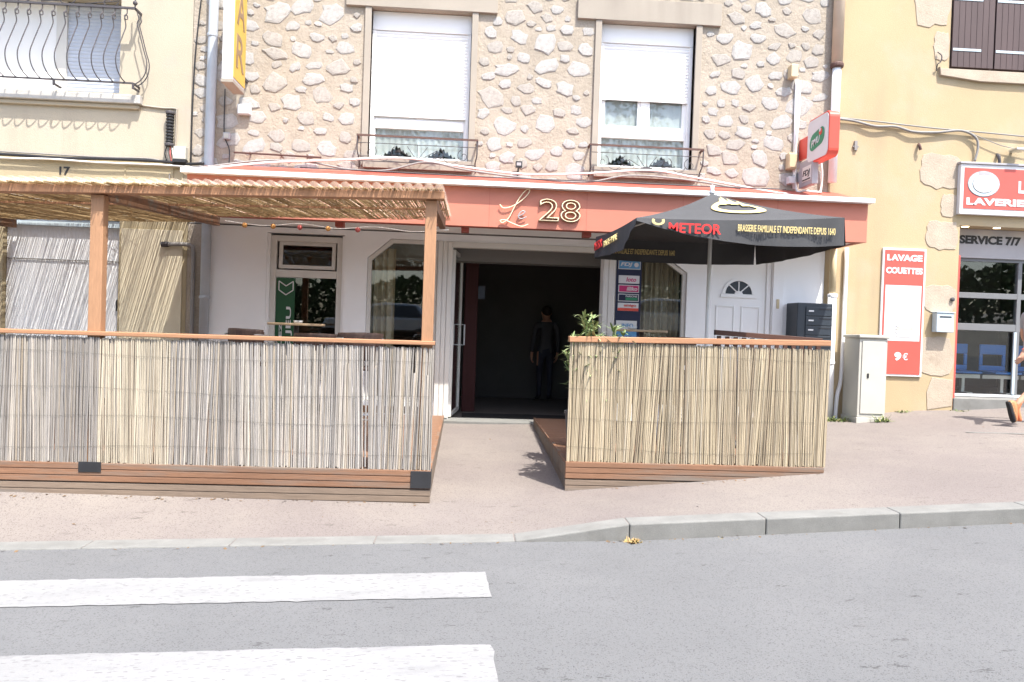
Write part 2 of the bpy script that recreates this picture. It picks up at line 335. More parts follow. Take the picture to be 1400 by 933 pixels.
def text_mesh(s, bold=.0, extrude=0.0, outline=0.0, shear=0.0):
    cu = bpy.data.curves.new('txt', 'FONT'); cu.body = s; cu.size = 1; cu.offset = bold; cu.extrude = extrude; cu.shear = shear; cu.resolution_u = 4
    if outline > 0: cu.fill_mode = 'NONE' if hasattr(cu, 'fill_mode') else cu.fill_mode; cu.bevel_depth = outline; cu.bevel_resolution = 1
    o = bpy.data.objects.new('txt', cu); COL.objects.link(o)
    dg = bpy.context.evaluated_depsgraph_get(); dg.update()
    me = bpy.data.meshes.new_from_object(o.evaluated_get(dg)); bpy.data.objects.remove(o); bpy.data.curves.remove(cu)
    return me
def text(name, s, m, parent, x0, x1, z0, z1, y, bold=.02, depth=.004, outline=0.0, shear=0.0, frame=None, clip=None):
    """lettering fitted to x0..x1, z0..z1 on the plane y, facing -y; frame maps (u, v, d) to the world instead when given"""
    me = text_mesh(s, bold, 0.02 if not outline else 0, outline, shear)
    co = np.empty(len(me.vertices) * 3); me.vertices.foreach_get('co', co); co = co.reshape(-1, 3)
    a, b = co[:, :2].min(0), co[:, :2].max(0)
    u = x0 + (co[:, 0] - a[0]) / (b[0] - a[0]) * (x1 - x0); v = z0 + (co[:, 1] - a[1]) / (b[1] - a[1]) * (z1 - z0)
    zr = max(1e-6, np.abs(co[:, 2]).max()); d = co[:, 2] / zr * depth
    if frame is None: out = np.stack([u, y - d, v], 1)
    else: out = np.array([tuple(frame(p, q, r)) for p, q, r in zip(u, v, d)])
    me.vertices.foreach_set('co', out.reshape(-1)); me.update()
    if clip:
        bm = bmesh.new(); bm.from_mesh(me)
        bmesh.ops.bisect_plane(bm, geom=bm.verts[:] + bm.edges[:] + bm.faces[:], plane_co=clip[0], plane_no=clip[1], clear_outer=True)
        bm.to_mesh(me); bm.free()
    me.materials.clear(); me.materials.append(M[m])
    o = bpy.data.objects.new(name, me); COL.objects.link(o); o.parent = parent; return o

def wall_mesh(mb, X0, X1, Z0, Z1, y, holes, depth):
    """wall sheet at y facing -y with rectangular holes (x0,x1,z0,z1) and their reveals going back"""
    xs = sorted({X0, X1, *[h[0] for h in holes], *[h[1] for h in holes]}); zs = sorted({Z0, Z1, *[h[2] for h in holes], *[h[3] for h in holes]})
    for i in range(len(xs) - 1):
        for j in range(len(zs) - 1):
            cx, cz = (xs[i] + xs[i + 1]) / 2, (zs[j] + zs[j + 1]) / 2
            if any(h[0] < cx < h[1] and h[2] < cz < h[3] for h in holes): continue
            mb.quad((xs[i], y, zs[j]), (xs[i + 1], y, zs[j]), (xs[i + 1], y, zs[j + 1]), (xs[i], y, zs[j + 1]))
    for a, b, c, d in holes:
        e = y + depth
        mb.quad((a, y, c), (a, y, d), (a, e, d), (a, e, c)); mb.quad((b, y, c), (b, e, c), (b, e, d), (b, y, d))
        mb.quad((a, y, d), (b, y, d), (b, e, d), (a, e, d)); mb.quad((a, y, c), (a, e, c), (b, e, c), (b, y, c))
    return mb

def frame_bars(mb, x0, x1, z0, z1, t, y0, y1):
    """four butted bars round a rectangle"""
    mb.box(x0, x0 + t, y0, y1, z0, z1); mb.box(x1 - t, x1, y0, y1, z0, z1)
    mb.box(x0 + t, x1 - t, y0 + .001, y1 - .001, z1 - t, z1); mb.box(x0 + t, x1 - t, y0 + .001, y1 - .001, z0, z0 + t); return mb

# ------------------------------------------------------------------ ground
YK, YF = 5.56, 10.75       # kerb face, facade plane
def zr(x): return float(np.interp(x, [-60, -3.2, .4, 1.27, 4.17, 60], [-2.4, -.095, .03, .055, .24, 4.2]))
def zkerb(x): return float(np.interp(x, [-60, -3.2, .40, 1.22, 4.16, 60], [-2.396, -.091, .033, .168, .345, 4.30]))
def zpave(x, y):
    k = zkerb(x)
    m_ = float(np.interp(x, [-60, -14, -6, -3.9, -1.8, -.3, .4, .93, 1.4, 3.3, 5, 6, 7, 60], [-2.4, -.25, .12, .17, .115, .08, .075, .09, .135, .31, .40, .45, .50, 4.4]))
    f_ = float(np.interp(x, [-60, -14, -4, .25, .93, 3.3, 5.3, 6.2, 7.1, 60], [-1.6, 0, .24, .262, .28, .36, .45, .575, .61, 4.6]))
    return float(np.interp(y, [YK, YK + .2, 6.95, YF], [k, k, m_, f_]))
def sheet(name, m, xs, ys, zf):
    mb = MB(); n = len(ys)
    vs = [(x, y, zf(x, y)) for x in xs for y in ys]
    fs = [(i * n + j, (i + 1) * n + j, (i + 1) * n + j + 1, i * n + j + 1) for i in range(len(xs) - 1) for j in range(n - 1)]
    return mb.add(vs, fs).build(name, m, None, smooth=True)
xs_fine = sorted(set([.4, 1.22, -60, -40, -25, -18] + list(np.round(np.arange(-14, 14.01, .25), 3)) + [18, 25, 40, 60]))
ground = struct(sheet('ground', 'ground', [-600, -200, -60, -30, -10, 0, 10, 30, 60, 200, 600], [-600, -200, -60, -30, -16, 16, 30, 60, 200, 600],
                      lambda x, y: zr(max(-60, min(60, x))) - .35))
road = struct(sheet('road', 'asphalt', xs_fine, [-2.5, 0, 2, 3, 4, 5, YK + .02], lambda x, y: zr(x)))
def zbank(x, y): return zr(x) + float(np.interp(y, [-60, -20, -8, -5.5, -3.5, -2.5], [.95, .95, .95, .85, .2, .0]))
bank = struct(sheet('bounce_parking_lot', 'bounce_lot', [-60, -30, -15, -8, -4, 0, 4, 8, 15, 30, 60], [-60, -20, -12, -8, -5.5, -3.5, -2.5], zbank))
ys_p = [YK + .02, YK + .2, 5.95, 6.25, 6.6, 6.95, 7.4, 8, 8.7, 9.4, 10.1, YF + .02]
pave = struct(sheet('pavement', 'pave', xs_fine, ys_p, zpave))

def kerb_piece(x0, x1, name='kerb_stone'):
    t = .0022; a0, a1 = zkerb(x0 + t) + .006, zkerb(x1 - t) + .006; b0, b1 = zr(x0) - .12, zr(x1) - .12
    x0 += t; x1 -= t; y0, y1 = YK, YK + .205
    MB().hexa([(x0, y0, b0), (x1, y0, b1), (x1, y1, b1), (x0, y1, b0), (x0, y0, a0), (x1, y0, a1), (x1, y1, a1), (x0, y1, a0)]).build(name, 'kerb', pave, bevel=.010)
for x in np.arange(-8.6, .3, 1.0): kerb_piece(x, min(x + 1.0, .40))
kerb_piece(.40, 1.22)
for i in range(9): kerb_piece(1.22 + i * 1.0, 2.22 + i * 1.0)

def stripe(x0, x1, y0, y1, seed):
    rd = random.Random(seed); n = 130; ms = 6; mb = MB(); vs = []
    for i in range(n + 1):
        x = x0 + (x1 - x0) * i / n
        for j in range(ms + 1):
            t_ = j / ms; e = rd.gauss(0, .004) if j in (0, ms) else 0; xe = x + .02 * (1 - t_) + (rd.gauss(0, .005) if i == n else 0)
            vs.append((xe, y0 + (y1 - y0) * t_ + e, zr(x) + .005))
    q = ms + 1
    mb.add(vs, [(i * q + j, (i + 1) * q + j, (i + 1) * q + j + 1, i * q + j + 1) for i in range(n) for j in range(ms)]).build('crosswalk_stripe', 'paint', road)
stripe(-6.2, .17, 4.42, 4.88, 1); stripe(-6.2, .17, 3.26, 3.76, 2); stripe(-6.2, .17, 2.1, 2.6, 3)
# pale concrete drain edging across the pavement by the laundrette
mb = MB()
e = [(5.95, 8.95), (6.4, 8.72), (7.2, 8.38), (8.2, 7.95)]
for (ax, ay), (bx_, by) in zip(e, e[1:]):
    mb.quad((ax, ay, zpave(ax, ay) + .006), (bx_, by, zpave(bx_, by) + .006), (bx_ + .02, by + .06, zpave(bx_, by + .06) + .006), (ax + .02, ay + .06, zpave(ax, ay + .06) + .006))
mb.build('drain_edging', 'kerb', pave)

# ------------------------------------------------------------------ the bar building
bar = thing('bar_building', 'rubble stone bar with white ground floor and long terracotta fascia', 'building')
BX0, BX1 = -3.74, 4.98
W = [(-1.40, -.05, 3.78, 5.80), (1.72, 3.03, 3.80, 5.80)]
holes_up = [W[0], W[1]]
upper = wall_mesh(MB(), BX0, BX1, 3.30, 8.2, YF, holes_up, .30).build('wall', 'mortar', bar)
# ground floor wall: openings = left window, left shop window, doorway, right shop window, house door
G = dict(lw=(-2.70, -1.67, .75, 2.73), ls=(-1.36, -.41, .50, 2.71), en=(-.21, 1.86, .20, 2.665), rs=(2.03, 3.04, .55, 2.67), dr=(3.33, 4.24, .40, 2.68))
gw = wall_mesh(MB(), -3.56, BX1, 0, 2.80, YF, list(G.values()), .22)
lowwall = gw.build('wall', 'whitewall', bar)
for pl in ([(-1.36, 2.71), (-1.36, 2.44), (-1.05, 2.71)], [(3.04, 2.67), (2.66, 2.67), (3.04, 2.40)]): MB().prism(pl, 'y', YF + .001, YF + .2).build('corner_infill', 'whitewall', lowwall, fix=True)
mb = MB()
mb.quad((BX0, YF, 2.8), (-3.56, YF, 2.8), (-3.56, YF, 0), (BX0, YF, 0))
mb.build('wall', 'mortar', bar)
# shell of the building: sides, back, slabs
mb = MB(); mb.box(BX0 + .01, BX0 + .2, YF + .3, 17, 0, 8.2).box(BX1 - .2, BX1 - .01, YF + .3, 17, 0, 8.2).box(BX0 + .2, BX1 - .2, 16.8, 17, 0, 8.2)
mb.build('wall', 'upfloor', bar)
bx('floor_slab', 'roomceil', bar, BX0 + .01, BX1 - .01, YF + .005, 16.99, 2.81, 3.10, 0)
bx('roof', 'terradark', bar, BX0 - .1, BX1 + .1, YF - .3, 17.2, 8.21, 8.35, 0)
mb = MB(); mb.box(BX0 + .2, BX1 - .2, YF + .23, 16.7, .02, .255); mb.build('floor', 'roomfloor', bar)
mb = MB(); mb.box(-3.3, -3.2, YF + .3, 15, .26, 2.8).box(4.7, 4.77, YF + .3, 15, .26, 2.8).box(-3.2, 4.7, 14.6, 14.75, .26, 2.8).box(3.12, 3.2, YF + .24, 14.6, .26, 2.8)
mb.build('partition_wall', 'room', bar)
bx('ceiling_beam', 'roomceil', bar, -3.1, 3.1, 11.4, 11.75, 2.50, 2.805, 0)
bx('column', 'redcol', bar, -.03, .17, 12.0, 12.2, .256, 2.8, .01)
# window surrounds in concrete
for (a, b, c, d) in W:
    bx('window_jamb', 'concrete', bar, a - .085, a, YF - .035, YF + .1, c - .1, d)
    bx('window_jamb', 'concrete', bar, b, b + .085, YF - .035, YF + .1, c - .1, d)
    bx('lintel', 'concrete', bar, a - .34, b + .34, YF - .05, YF + .1, d + .001, d + .30)
    bx('window_sill', 'concrete', bar, a - .05, b + .05, YF - .09, YF + .16, c - .14, c - .001)
# rubble stones of the upper wall
def stone_mesh(seed):
    rd = random.Random(seed); n = rd.choice([8, 9, 10, 11]); mb = MB(); o = []; ph = rd.random() * 6; sq = rd.uniform(.0, .55)
    for j in range(n):
        a = 2 * math.pi * j / n + rd.uniform(-.2, .2)
        k = 1 / max(abs(math.cos(a)), abs(math.sin(a))) ** sq * rd.uniform(.70, 1.10)
        o.append((.5 * k * math.cos(a), .5 * k * math.sin(a)))
    vs = [(x, .5, z) for x, z in o] + [(x * .96, -.35 - rd.random() * .3, z * .94) for x, z in o] + [(x * .80 + rd.uniform(-.04, .04), -.75 - rd.random() * .3, z * .80 + rd.uniform(-.04, .04)) for x, z in o] + [(rd.uniform(-.1, .1), -.9 - rd.random() * .3, rd.uniform(-.1, .1))]
    fs = [(i, (i + 1) % n, n + (i + 1) % n, n + i) for i in range(n)] + [(n + i, n + (i + 1) % n, 2 * n + (i + 1) % n, 2 * n + i) for i in range(n)] + [(2 * n + i, 2 * n + (i + 1) % n, 3 * n) for i in range(n)]
    return mb.add(vs, fs).mesh('stone', 'stone' if seed % 3 else 'stone2', smooth=(seed % 2 == 0))
SM = [stone_mesh(i) for i in range(24)]
rs = random.Random(5)
def stone_at(x, z, wx, wz, parent=upper):
    o = bpy.data.objects.new('stone', rs.choice(SM)); COL.objects.link(o); o.parent = parent
    o.location = (x, YF - .002, z); o.scale = (wx, rs.uniform(.006, .013), wz); o.rotation_euler = (0, rs.uniform(-.3, .3) + (math.pi if rs.random() < .5 else 0), 0)
blocked = [(a - .085, b + .085, c - .16, d) for a, b, c, d in W] + [(a - .36, b + .36, d - .02, d + .32) for a, b, c, d in W]
def free(x, z, wx, wz): return not any(x + wx * .5 > a and x - wx * .5 < b and z + wz * .5 > c and z - wz * .5 < d for a, b, c, d in blocked)
placed = []
for size, tries in ((.34, 60), (.28, 220), (.23, 600), (.185, 1100), (.145, 1500), (.10, 1500)):
    for _ in range(tries):
        ww = size * rs.uniform(.85, 1.3); hh = size * rs.uniform(.62, .95)
        x = rs.uniform(BX0 + ww / 2, BX1 - ww / 2 - .02); z = rs.uniform(3.42, 6.42)
        if not free(x, z, ww, hh): continue
        if any(((x - q[0]) / (.45 * (ww + q[2]) + .028)) ** 2 + ((z - q[1]) / (.45 * (hh + q[3]) + .022)) ** 2 < 1 for q in placed): continue
        placed.append((x, z, ww, hh))
placed.sort(key=lambda q: -q[2] * q[3])
for q in placed[:300]: stone_at(*q)
mb = MB()                                                    # the smallest stones, past the first 300, joined
for x, z, ww, hh in placed[300:]:
    me = rs.choice(SM); d = rs.uniform(.006, .010)
    mb.add([(x + v.co.x * ww, YF - .002 + v.co.y * d, z + v.co.z * hh) for v in me.vertices], [tuple(p.vertices) for p in me.polygons])
stuff(mb.build('small_stones', 'stone', upper))

# upstairs windows
def roller(parent, x0, x1, z0, z1, y, name='roller_shutter', m='pvc', pitch=.045):
    mb = MB(); n = int(round((z1 - z0) / pitch)); pts = []
    for i in range(n):
        za = z0 + (z1 - z0) * i / n; h = (z1 - z0) / n
        pts += [(y + .006, za), (y, za + h * .2), (y - .003, za + h * .5), (y, za + h * .85), (y + .006, za + h * .97)]
    k = len(pts); vs = [(x0, p[0], p[1]) for p in pts] + [(x1, p[0], p[1]) for p in pts]
    mb.add(vs, [(i, k + i, k + i + 1, i + 1) for i in range(k - 1)])
    mb.box(x0, x1, y - .008, y + .012, z0 - .035, z0 - .001)
    return mb.build(name, m, parent)
def lace(parent, x0, x1, z0, z1, y, swag=0.0, seed=1):
    mb = MB(); n = 48; rd = random.Random(seed); vs = []; fs = []
    for i in range(n + 1):
        t = i / n; x = x0 + (x1 - x0) * t; zb = z0 + swag * (1 - abs(2 * t - 1)) ** 1.2 + .02 * math.sin(i * 1.7)
        yy = y + .009 * math.sin(i * .95 + rd.random() * .4)
        vs += [(x, yy, zb), (x, yy * .5 + y * .5, z1)]
    fs = [(2 * i, 2 * i + 2, 2 * i + 3, 2 * i + 1) for i in range(n)]
    return mb.add(vs, fs).build('curtain', 'lace', parent, smooth=True)
def upwin(a, b, c, d, shut_z, mull, top_z, seed):
    y0, y1 = YF + .15, YF + .22
    mb = frame_bars(MB(), a + .006, b - .006, c + .004, d - .26, .065, y0, y1)
    mb.box(a + .071, b - .071, y0 - .012, y1 - .002, c + .45, c + .58)           # transom rail
    win = mb.build('window', 'pvc', bar, bevel=.004)
    bx('shutter_box', 'pvc', win, a + .004, b - .004, YF + .10, YF + .28, d - .255, d - .004)
    for ga, gb in ((a + .006, a + .05), (b - .05, b - .006)): bx('guide_rail', 'pvc', win, ga, gb, y0 - .055, y0 - .002, c + .02, d - .262, .002)
    roller(win, a + .051, b - .051, shut_z, d - .255, y0 - .03)
    bx('pane', 'glass', win, a + .072, b - .072, y0 + .03, y0 + .036, c + .07, c + .449, 0)
    mx = (a + b) / 2
    bx('mullion', 'pvc', win, mx - .045, mx + .045, y0 - .004, y1 - .003, c + .581, d - .33)
    for xa, xb in ((a + .072, mx - .046), (mx + .046, b - .072)):
        m2 = frame_bars(MB(), xa, xb, c + .581, d - .33, .04, y0 + .004, y1 - .01); m2.build('sash', 'pvc', win, bevel=.003)
        bx('pane', 'glass', win, xa + .041, xb - .041, y0 + .03, y0 + .036, c + .622, d - .371, 0)
    lace(win, a + .05, (a + b) / 2 + .02, c + .02, c + .46, y0 + .052, .20, seed); lace(win, (a + b) / 2 - .02, b - .05, c + .02, c + .46, y0 + .052, .20, seed + 3)
    lace(win, a + .05, b - .05, c + .60, d - .3, y0 + .052, .03, seed + 7)
    # wrought iron guard in front of the window
    ya = YF - .16; za = c + .27; rail = MB().box(a - .13, b + .13, ya - .012, ya + .012, za - .012, za + .012)
    rail.box(a - .135, a - .11, ya + .012, YF, za - .010, za + .010).box(b + .11, b + .135, ya + .012, YF, za - .010, za + .010)
    rl = rail.build('window_railing', 'rust', bar)
    for s, xx in ((-1, a - .12), (1, b + .12)):
        MB().tube(smoothpts([(xx, ya, za - .01), (xx, ya + .01, za - .2), (xx - s * .02, ya + .06, za - .30), (xx - s * .01, YF, za - .40)]), .009).build('stay', 'iron', rl)
    mb = MB(); mb.tube([(a - .11, ya, za - .10), (b + .11, ya, za - .10)], .005).tube([(a - .11, ya, za - .34), (b + .11, ya, za - .34)], .006); mb.build('lower_bar', 'iron', rl)
    for k in range(7):                                                             # fan of thin rods
        an = math.pi * (.12 + .76 * k / 6); r0, r1 = .07, .28
        MB().tube(smoothpts([(mx + r0 * 1.2 * math.cos(an), ya, za - .33 + r0 * math.sin(an)), (mx + r1 * 1.25 * math.cos(an), ya, za - .33 + r1 * .8 * math.sin(an))], 4), .004).build('rod', 'iron', rl)
    MB().prism([(mx + .11 * math.cos(t), za - .335 + .07 * math.sin(t)) for t in np.linspace(0, math.pi, 9)], 'y', ya - .006, ya + .006).build('rosette', 'iron', rl, fix=True)
    for xc, s in ((a + .06, 1), (b - .06, -1), (mx - .27, -1), (mx + .27, 1)):
        pts = [(xc + s * (.012 + .010 * t) * math.cos(t * 1.0), ya, za - .22 + (.012 + .010 * t) * math.sin(t)) for t in np.linspace(0, 7.5, 22)]
        MB().tube(pts, .0045, 5).build('scroll', 'iron', rl)
        MB().tube(smoothpts([(xc + s * .06, ya, za - .25), (xc + s * .14, ya, za - .32), (mx - s * .1 if abs(xc - mx) > .4 else xc + s * .2, ya, za - .338)], 5), .004).build('rod', 'iron', rl)
upwin(*W[0], 4.42, False, 4.4, 1)
upwin(*W[1], 4.80, True, 4.7, 2)

# canopy with the long terracotta fascia
cp = MB(); XF0, XF1, YC = -3.44, 5.08, 9.80
cp.box(XF0, XF1, YC, YC + .06, 2.80, 3.29)
fascia = cp.build('fascia', 'terra', bar, bevel=.003)
bx('cornice', 'whitemetal', fascia, XF0 - .05, XF1 + .04, YC - .10, YC + .10, 3.291, 3.35, .006)
mb = MB(); mb.prism([(YC + .061, 2.803), (YF - .002, 2.803), (YF - .002, 3.289), (YC + .061, 3.289)], 'x', XF0 + .002, XF0 + .05)
mb.prism([(YC + .061, 2.803), (YF - .002, 2.803), (YF - .002, 3.289), (YC + .061, 3.289)], 'x', XF1 - .05, XF1 - .002); mb.build('canopy_side', 'terra', bar, fix=True)
bx('soffit', 'whitewall', bar, XF0 + .051, XF1 - .051, YC + .061, YF - .003, 2.82, 2.85, 0)
MB().prism([(YC + .10, 3.352), (YF - .002, 3.60), (YF - .002, 3.57), (YC + .10, 3.32)], 'x', XF0 - .03, XF1 + .02).build('canopy_roof', 'terradark', bar, fix=True)
mb = MB(); mb.box(XF0 + .06, XF1 - .06, YC + .062, YC + .12, 2.795, 2.819); mb.build('soffit_edge', 'terradark', bar)
for x in (-3.30, -1.62, -.05, 1.5): bx('canopy_bracket', 'terradark', bar, x - .05, x + .05, YC + .13, YC + .30, 2.745, 2.819)
for x in np.arange(-2.2, 5, 1.22): bx('fascia_joint', 'terradark', fascia, x, x + .003, YC - .002, YC + .001, 2.801, 3.289, 0)
# sign lettering
text('lettering', '28', 'gold', fascia, .86, 1.38, 2.895, 3.175, YC - .035, bold=.0, depth=.012, outline=.016)
text('lettering', '28', 'goldedge', fascia, .855, 1.385, 2.89, 3.18, YC - .012, bold=.0, depth=.01, outline=.021)
def path(pts, r, m): MB().tube(smoothpts([(x + .36, YC - .03, zz - .02) for x, zz in pts], 7), r, 6).build('lettering', m, fascia, smooth=True)
L = [(.03, 3.07), (.01, 3.10), (.05, 3.06), (.13, 3.07), (.24, 3.13), (.345, 3.23), (.375, 3.295), (.33, 3.29), (.25, 3.19), (.18, 3.05), (.12, 2.93), (.05, 2.875), (.02, 2.90), (.08, 2.91), (.18, 2.87), (.29, 2.84), (.37, 2.87)]
path(L, .0065, 'gold')
path([(.235, 2.965), (.29, 2.985), (.325, 3.02), (.29, 3.03), (.25, 2.985), (.25, 2.945), (.29, 2.935), (.345, 2.96)], .007, 'greysign')

# left window with hopper light
def wframe(name, x0, x1, z0, z1, t, y0, y1, m, parent=bar): return frame_bars(MB(), x0, x1, z0, z1, t, y0, y1).build(name, m, parent, bevel=.004)
lw = wframe('window', -2.66, -1.70, .76, 2.70, .075, YF + .06, YF + .13, 'alu')
bx('transom', 'alu', lw, -2.584, -1.776, YF + .058, YF + .128, 2.14, 2.24)
hp = frame_bars(MB(), -2.56, -1.80, 0, .37, .05, -.02, .02).build('hopper_sash', 'alu', lw, bevel=.003); hp.location = (0, YF + .10, 2.256); hp.rotation_euler = (R(-5), 0, 0)
hp2 = bx('pane', 'glassdark', hp, -2.509, -1.851, -.003, .003, .051, .319, 0)
bx('pane', 'glass', lw, -2.584, -1.776, YF + .09, YF + .096, .836, 2.139, 0)
mb = MB(); mb.box(-2.70, -2.661, YF + .02, YF + .2, .76, 2.72).box(-1.699, -1.672, YF + .02, YF + .2, .76, 2.72); mb.build('jamb_trim', 'whitewall', lw)
gs = bx('window_sticker', 'greendark', lw, -2.582, -2.33, YF + .084, YF + .087, .85, 2.13, 0)
mb = MB()
for dz, t in ((0, .014),):
    c = [(-2.545, 2.085), (-2.545, 1.965), (-2.45, 1.90), (-2.355, 1.965), (-2.355, 2.085), (-2.45, 2.02), (-2.545, 2.085)]
    for a, b in zip(c, c[1:]): mb.tube([(a[0], YF + .082, a[1]), (b[0], YF + .082, b[1])], .009, 4)
mb.build('chevron_print', 'signwhite', lw)
fr = lambda u, v, d: (-2.44 - v, YF + .081 - d, u)
text('lettering', 'LE JEU', 'signwhite', lw, 1.05, 1.74, -.085, .0, 0, bold=.02, depth=.002, frame=fr)
text('lettering', 'JOUEZ', 'signwhite', lw, 1.00, 1.52, .04, .09, 0, bold=.02, depth=.002, frame=fr)
# shop window left (chamfered), with curtain
def shop(x0, x1, z0, z1, ch, side, extra=0):
    t = .05; y0, y1 = YF + .04, YF + .11; mb = MB()
    if side == 'l': out = [(x0, z0), (x1, z0), (x1, z1), (x0 + ch[0], z1), (x0, z1 - ch[1])]; inn = [(x0 + t, z0 + t), (x1 - t, z0 + t), (x1 - t, z1 - t), (x0 + ch[0] + t * .45, z1 - t), (x0 + t, z1 - ch[1] - t * .45)]
    else: out = [(x0, z0), (x1, z0), (x1, z1 - ch[1]), (x1 - ch[0], z1), (x0, z1)]; inn = [(x0 + t, z0 + t), (x1 - t, z0 + t), (x1 - t, z1 - ch[1] - t * .45), (x1 - ch[0] - t * .45, z1 - t), (x0 + t, z1 - t)]
    n = 5; vs = [(x, y0, z_) for x, z_ in out] + [(x, y0, z_) for x, z_ in inn] + [(x, y1, z_) for x, z_ in inn]
    fs = [(i, (i + 1) % n, n + (i + 1) % n, n + i) for i in range(n)] + [(n + i, n + (i + 1) % n, 2 * n + (i + 1) % n, 2 * n + i) for i in range(n)]
    wn = mb.add(vs, fs).build('shop_window', 'alu', bar)
    MB().prism(inn, 'y', y0 + .03, y0 + .036).build('pane', 'glass', wn, fix=True)
    return wn
def drape(parent, x0, x1, z0, z1, y, m='curtain', amp=.03, k=14, seed=1):
    mb = MB(); n = k * 6; rd = random.Random(seed); ph = rd.random() * 6
    vs = []
    for i in range(n + 1):
        t = i / n; xx = x0 + (x1 - x0) * t; yy = y + amp * math.sin(t * k * 2 * math.pi / 2 + ph) + amp * .4 * math.sin(t * k * 5.1)
        vs += [(xx, yy, z0), (xx, y + (yy - y) * .7, z1)]
    return mb.add(vs, [(2 * i, 2 * i + 2, 2 * i + 3, 2 * i + 1) for i in range(n)]).build('curtain', m, parent, smooth=True)
ls = shop(-1.355, -.415, .51, 2.705, (.31, .27), 'l')
drape(ls, -1.33, -1.0, .52, 2.6, YF + .30, seed=3, k=7)
rsw = shop(2.035, 3.035, .56, 2.665, (.38, .27), 'r')
drape(rsw, 2.42, 3.02, .6, 2.6, YF + .30, seed=5, k=15)
# entrance frame and inward open glass door
mb = MB()
for a, b in ((-.405, -.345), (-.34, -.28), (-.275, -.212), (1.862, 1.93), (1.935, 2.02)): mb.box(a, b, YF - .03, YF + .10, .30, 2.70)
mb.box(-.211, 1.861, YF - .028, YF + .098, 2.625, 2.70)
ef = mb.build('entrance_frame', 'alu', bar, bevel=.004)
bx('threshold', 'kerb', bar, -.40, 2.0, YF - .22, YF + .22, .10, .285, .008)
door = empty('entrance_door'); door.parent = bar; door.location = (-.19, YF + .10, .30); door.rotation_euler = (0, 0, R(84))
dp = [('door_frame', frame_bars(MB(), 0, .98, 0, 2.30, .05, -.02, .02), 'alu'), ('pane', MB().box(.051, .929, -.003, .003, .051, 2.249), 'glass')]
for nme, q, m_ in dp: q.build(nme, m_, door, bevel=.003 if nme == 'door_frame' else 0)
MB().tube([(.86, .0, .98), (.86, -.08, .98), (.86, -.08, 1.28), (.86, .0, 1.28)], .012).tube([(.86, .0, .98), (.86, .08, .98), (.86, .08, 1.28), (.86, .0, 1.28)], .012).build('handle', 'signwhite', door)
# entrance door handle seen against the dark room
# stickers on the strip beside the door
st = bx('window_sticker', 'navy', rsw, 2.05, 2.405, YF + .030, YF + .034, 1.15, 2.60, 0); yst = YF + .029
def stick(x0, x1, z0, z1, m, txt=None, tm='letter', shear=0, tz=None, tx=None):
    s_ = bx('sticker', m, rsw, x0, x1, yst - .004, yst, z0, z1, .001)
    if txt:
        a = tx or (x0 + .03, x1 - .03); b = tz or (z0 + .03, z1 - .03); text('lettering', txt, tm, rsw, a[0], a[1], b[0], b[1], yst - .006, bold=.02, depth=.002, shear=shear)
stick(2.075, 2.385, 2.42, 2.545, 'signwhite'); bx('sticker', 'blue', rsw, 2.085, 2.375, yst - .007, yst - .005, 2.43, 2.535, 0)
text('lettering', 'FDJ', 'signwhite', rsw, 2.105, 2.27, 2.45, 2.515, yst - .009, bold=.03, depth=.002, shear=.2)
MB().prism([(2.325 + .032 * math.cos(t), 2.483 + .032 * math.sin(t)) for t in np.linspace(0, 5.6, 10)], 'y', yst - .010, yst - .008).build('emblem', 'signwhite', rsw, fix=True)
stick(2.085, 2.375, 2.225, 2.335, 'signwhite', 'loto', 'pink', .2, (2.25, 2.31), (2.19, 2.33))
stick(2.085, 2.375, 2.10, 2.205, 'signwhite'); bx('sticker', 'pink', rsw, 2.095, 2.365, yst - .007, yst - .005, 2.11, 2.195, 0)
text('lettering', 'illiko', 'signwhite', rsw, 2.20, 2.35, 2.125, 2.18, yst - .009, bold=.02, depth=.002, shear=.2)
stick(2.085, 2.375, 1.975, 2.08, 'signwhite'); bx('sticker', 'navy', rsw, 2.095, 2.365, yst - .007, yst - .005, 1.985, 2.07, 0)
bx('sticker', 'green', rsw, 2.19, 2.355, yst - .009, yst - .0075, 1.992, 2.03, 0); text('lettering', 'PARIONS', 'signwhite', rsw, 2.19, 2.35, 2.035, 2.06, yst - .009, bold=.02, depth=.002)
stick(2.085, 2.375, 1.845, 1.955, 'signwhite'); bx('sticker', 'red', rsw, 2.086, 2.374, yst - .007, yst - .005, 1.846, 1.885, 0)
text('lettering', 'amigo', 'red', rsw, 2.17, 2.34, 1.895, 1.94, yst - .007, bold=.02, depth=.002)
bx('sticker', 'signwhite', rsw, 2.07, 2.36, yst - .004, yst, 1.58, 1.71, 0); bx('sticker', 'blue', rsw, 2.07, 2.36, yst - .004, yst, 1.40, 1.579, 0)
text('lettering', 'INFO', 'blue', rsw, 2.15, 2.31, 1.62, 1.67, yst - .006, bold=.02, depth=.002)
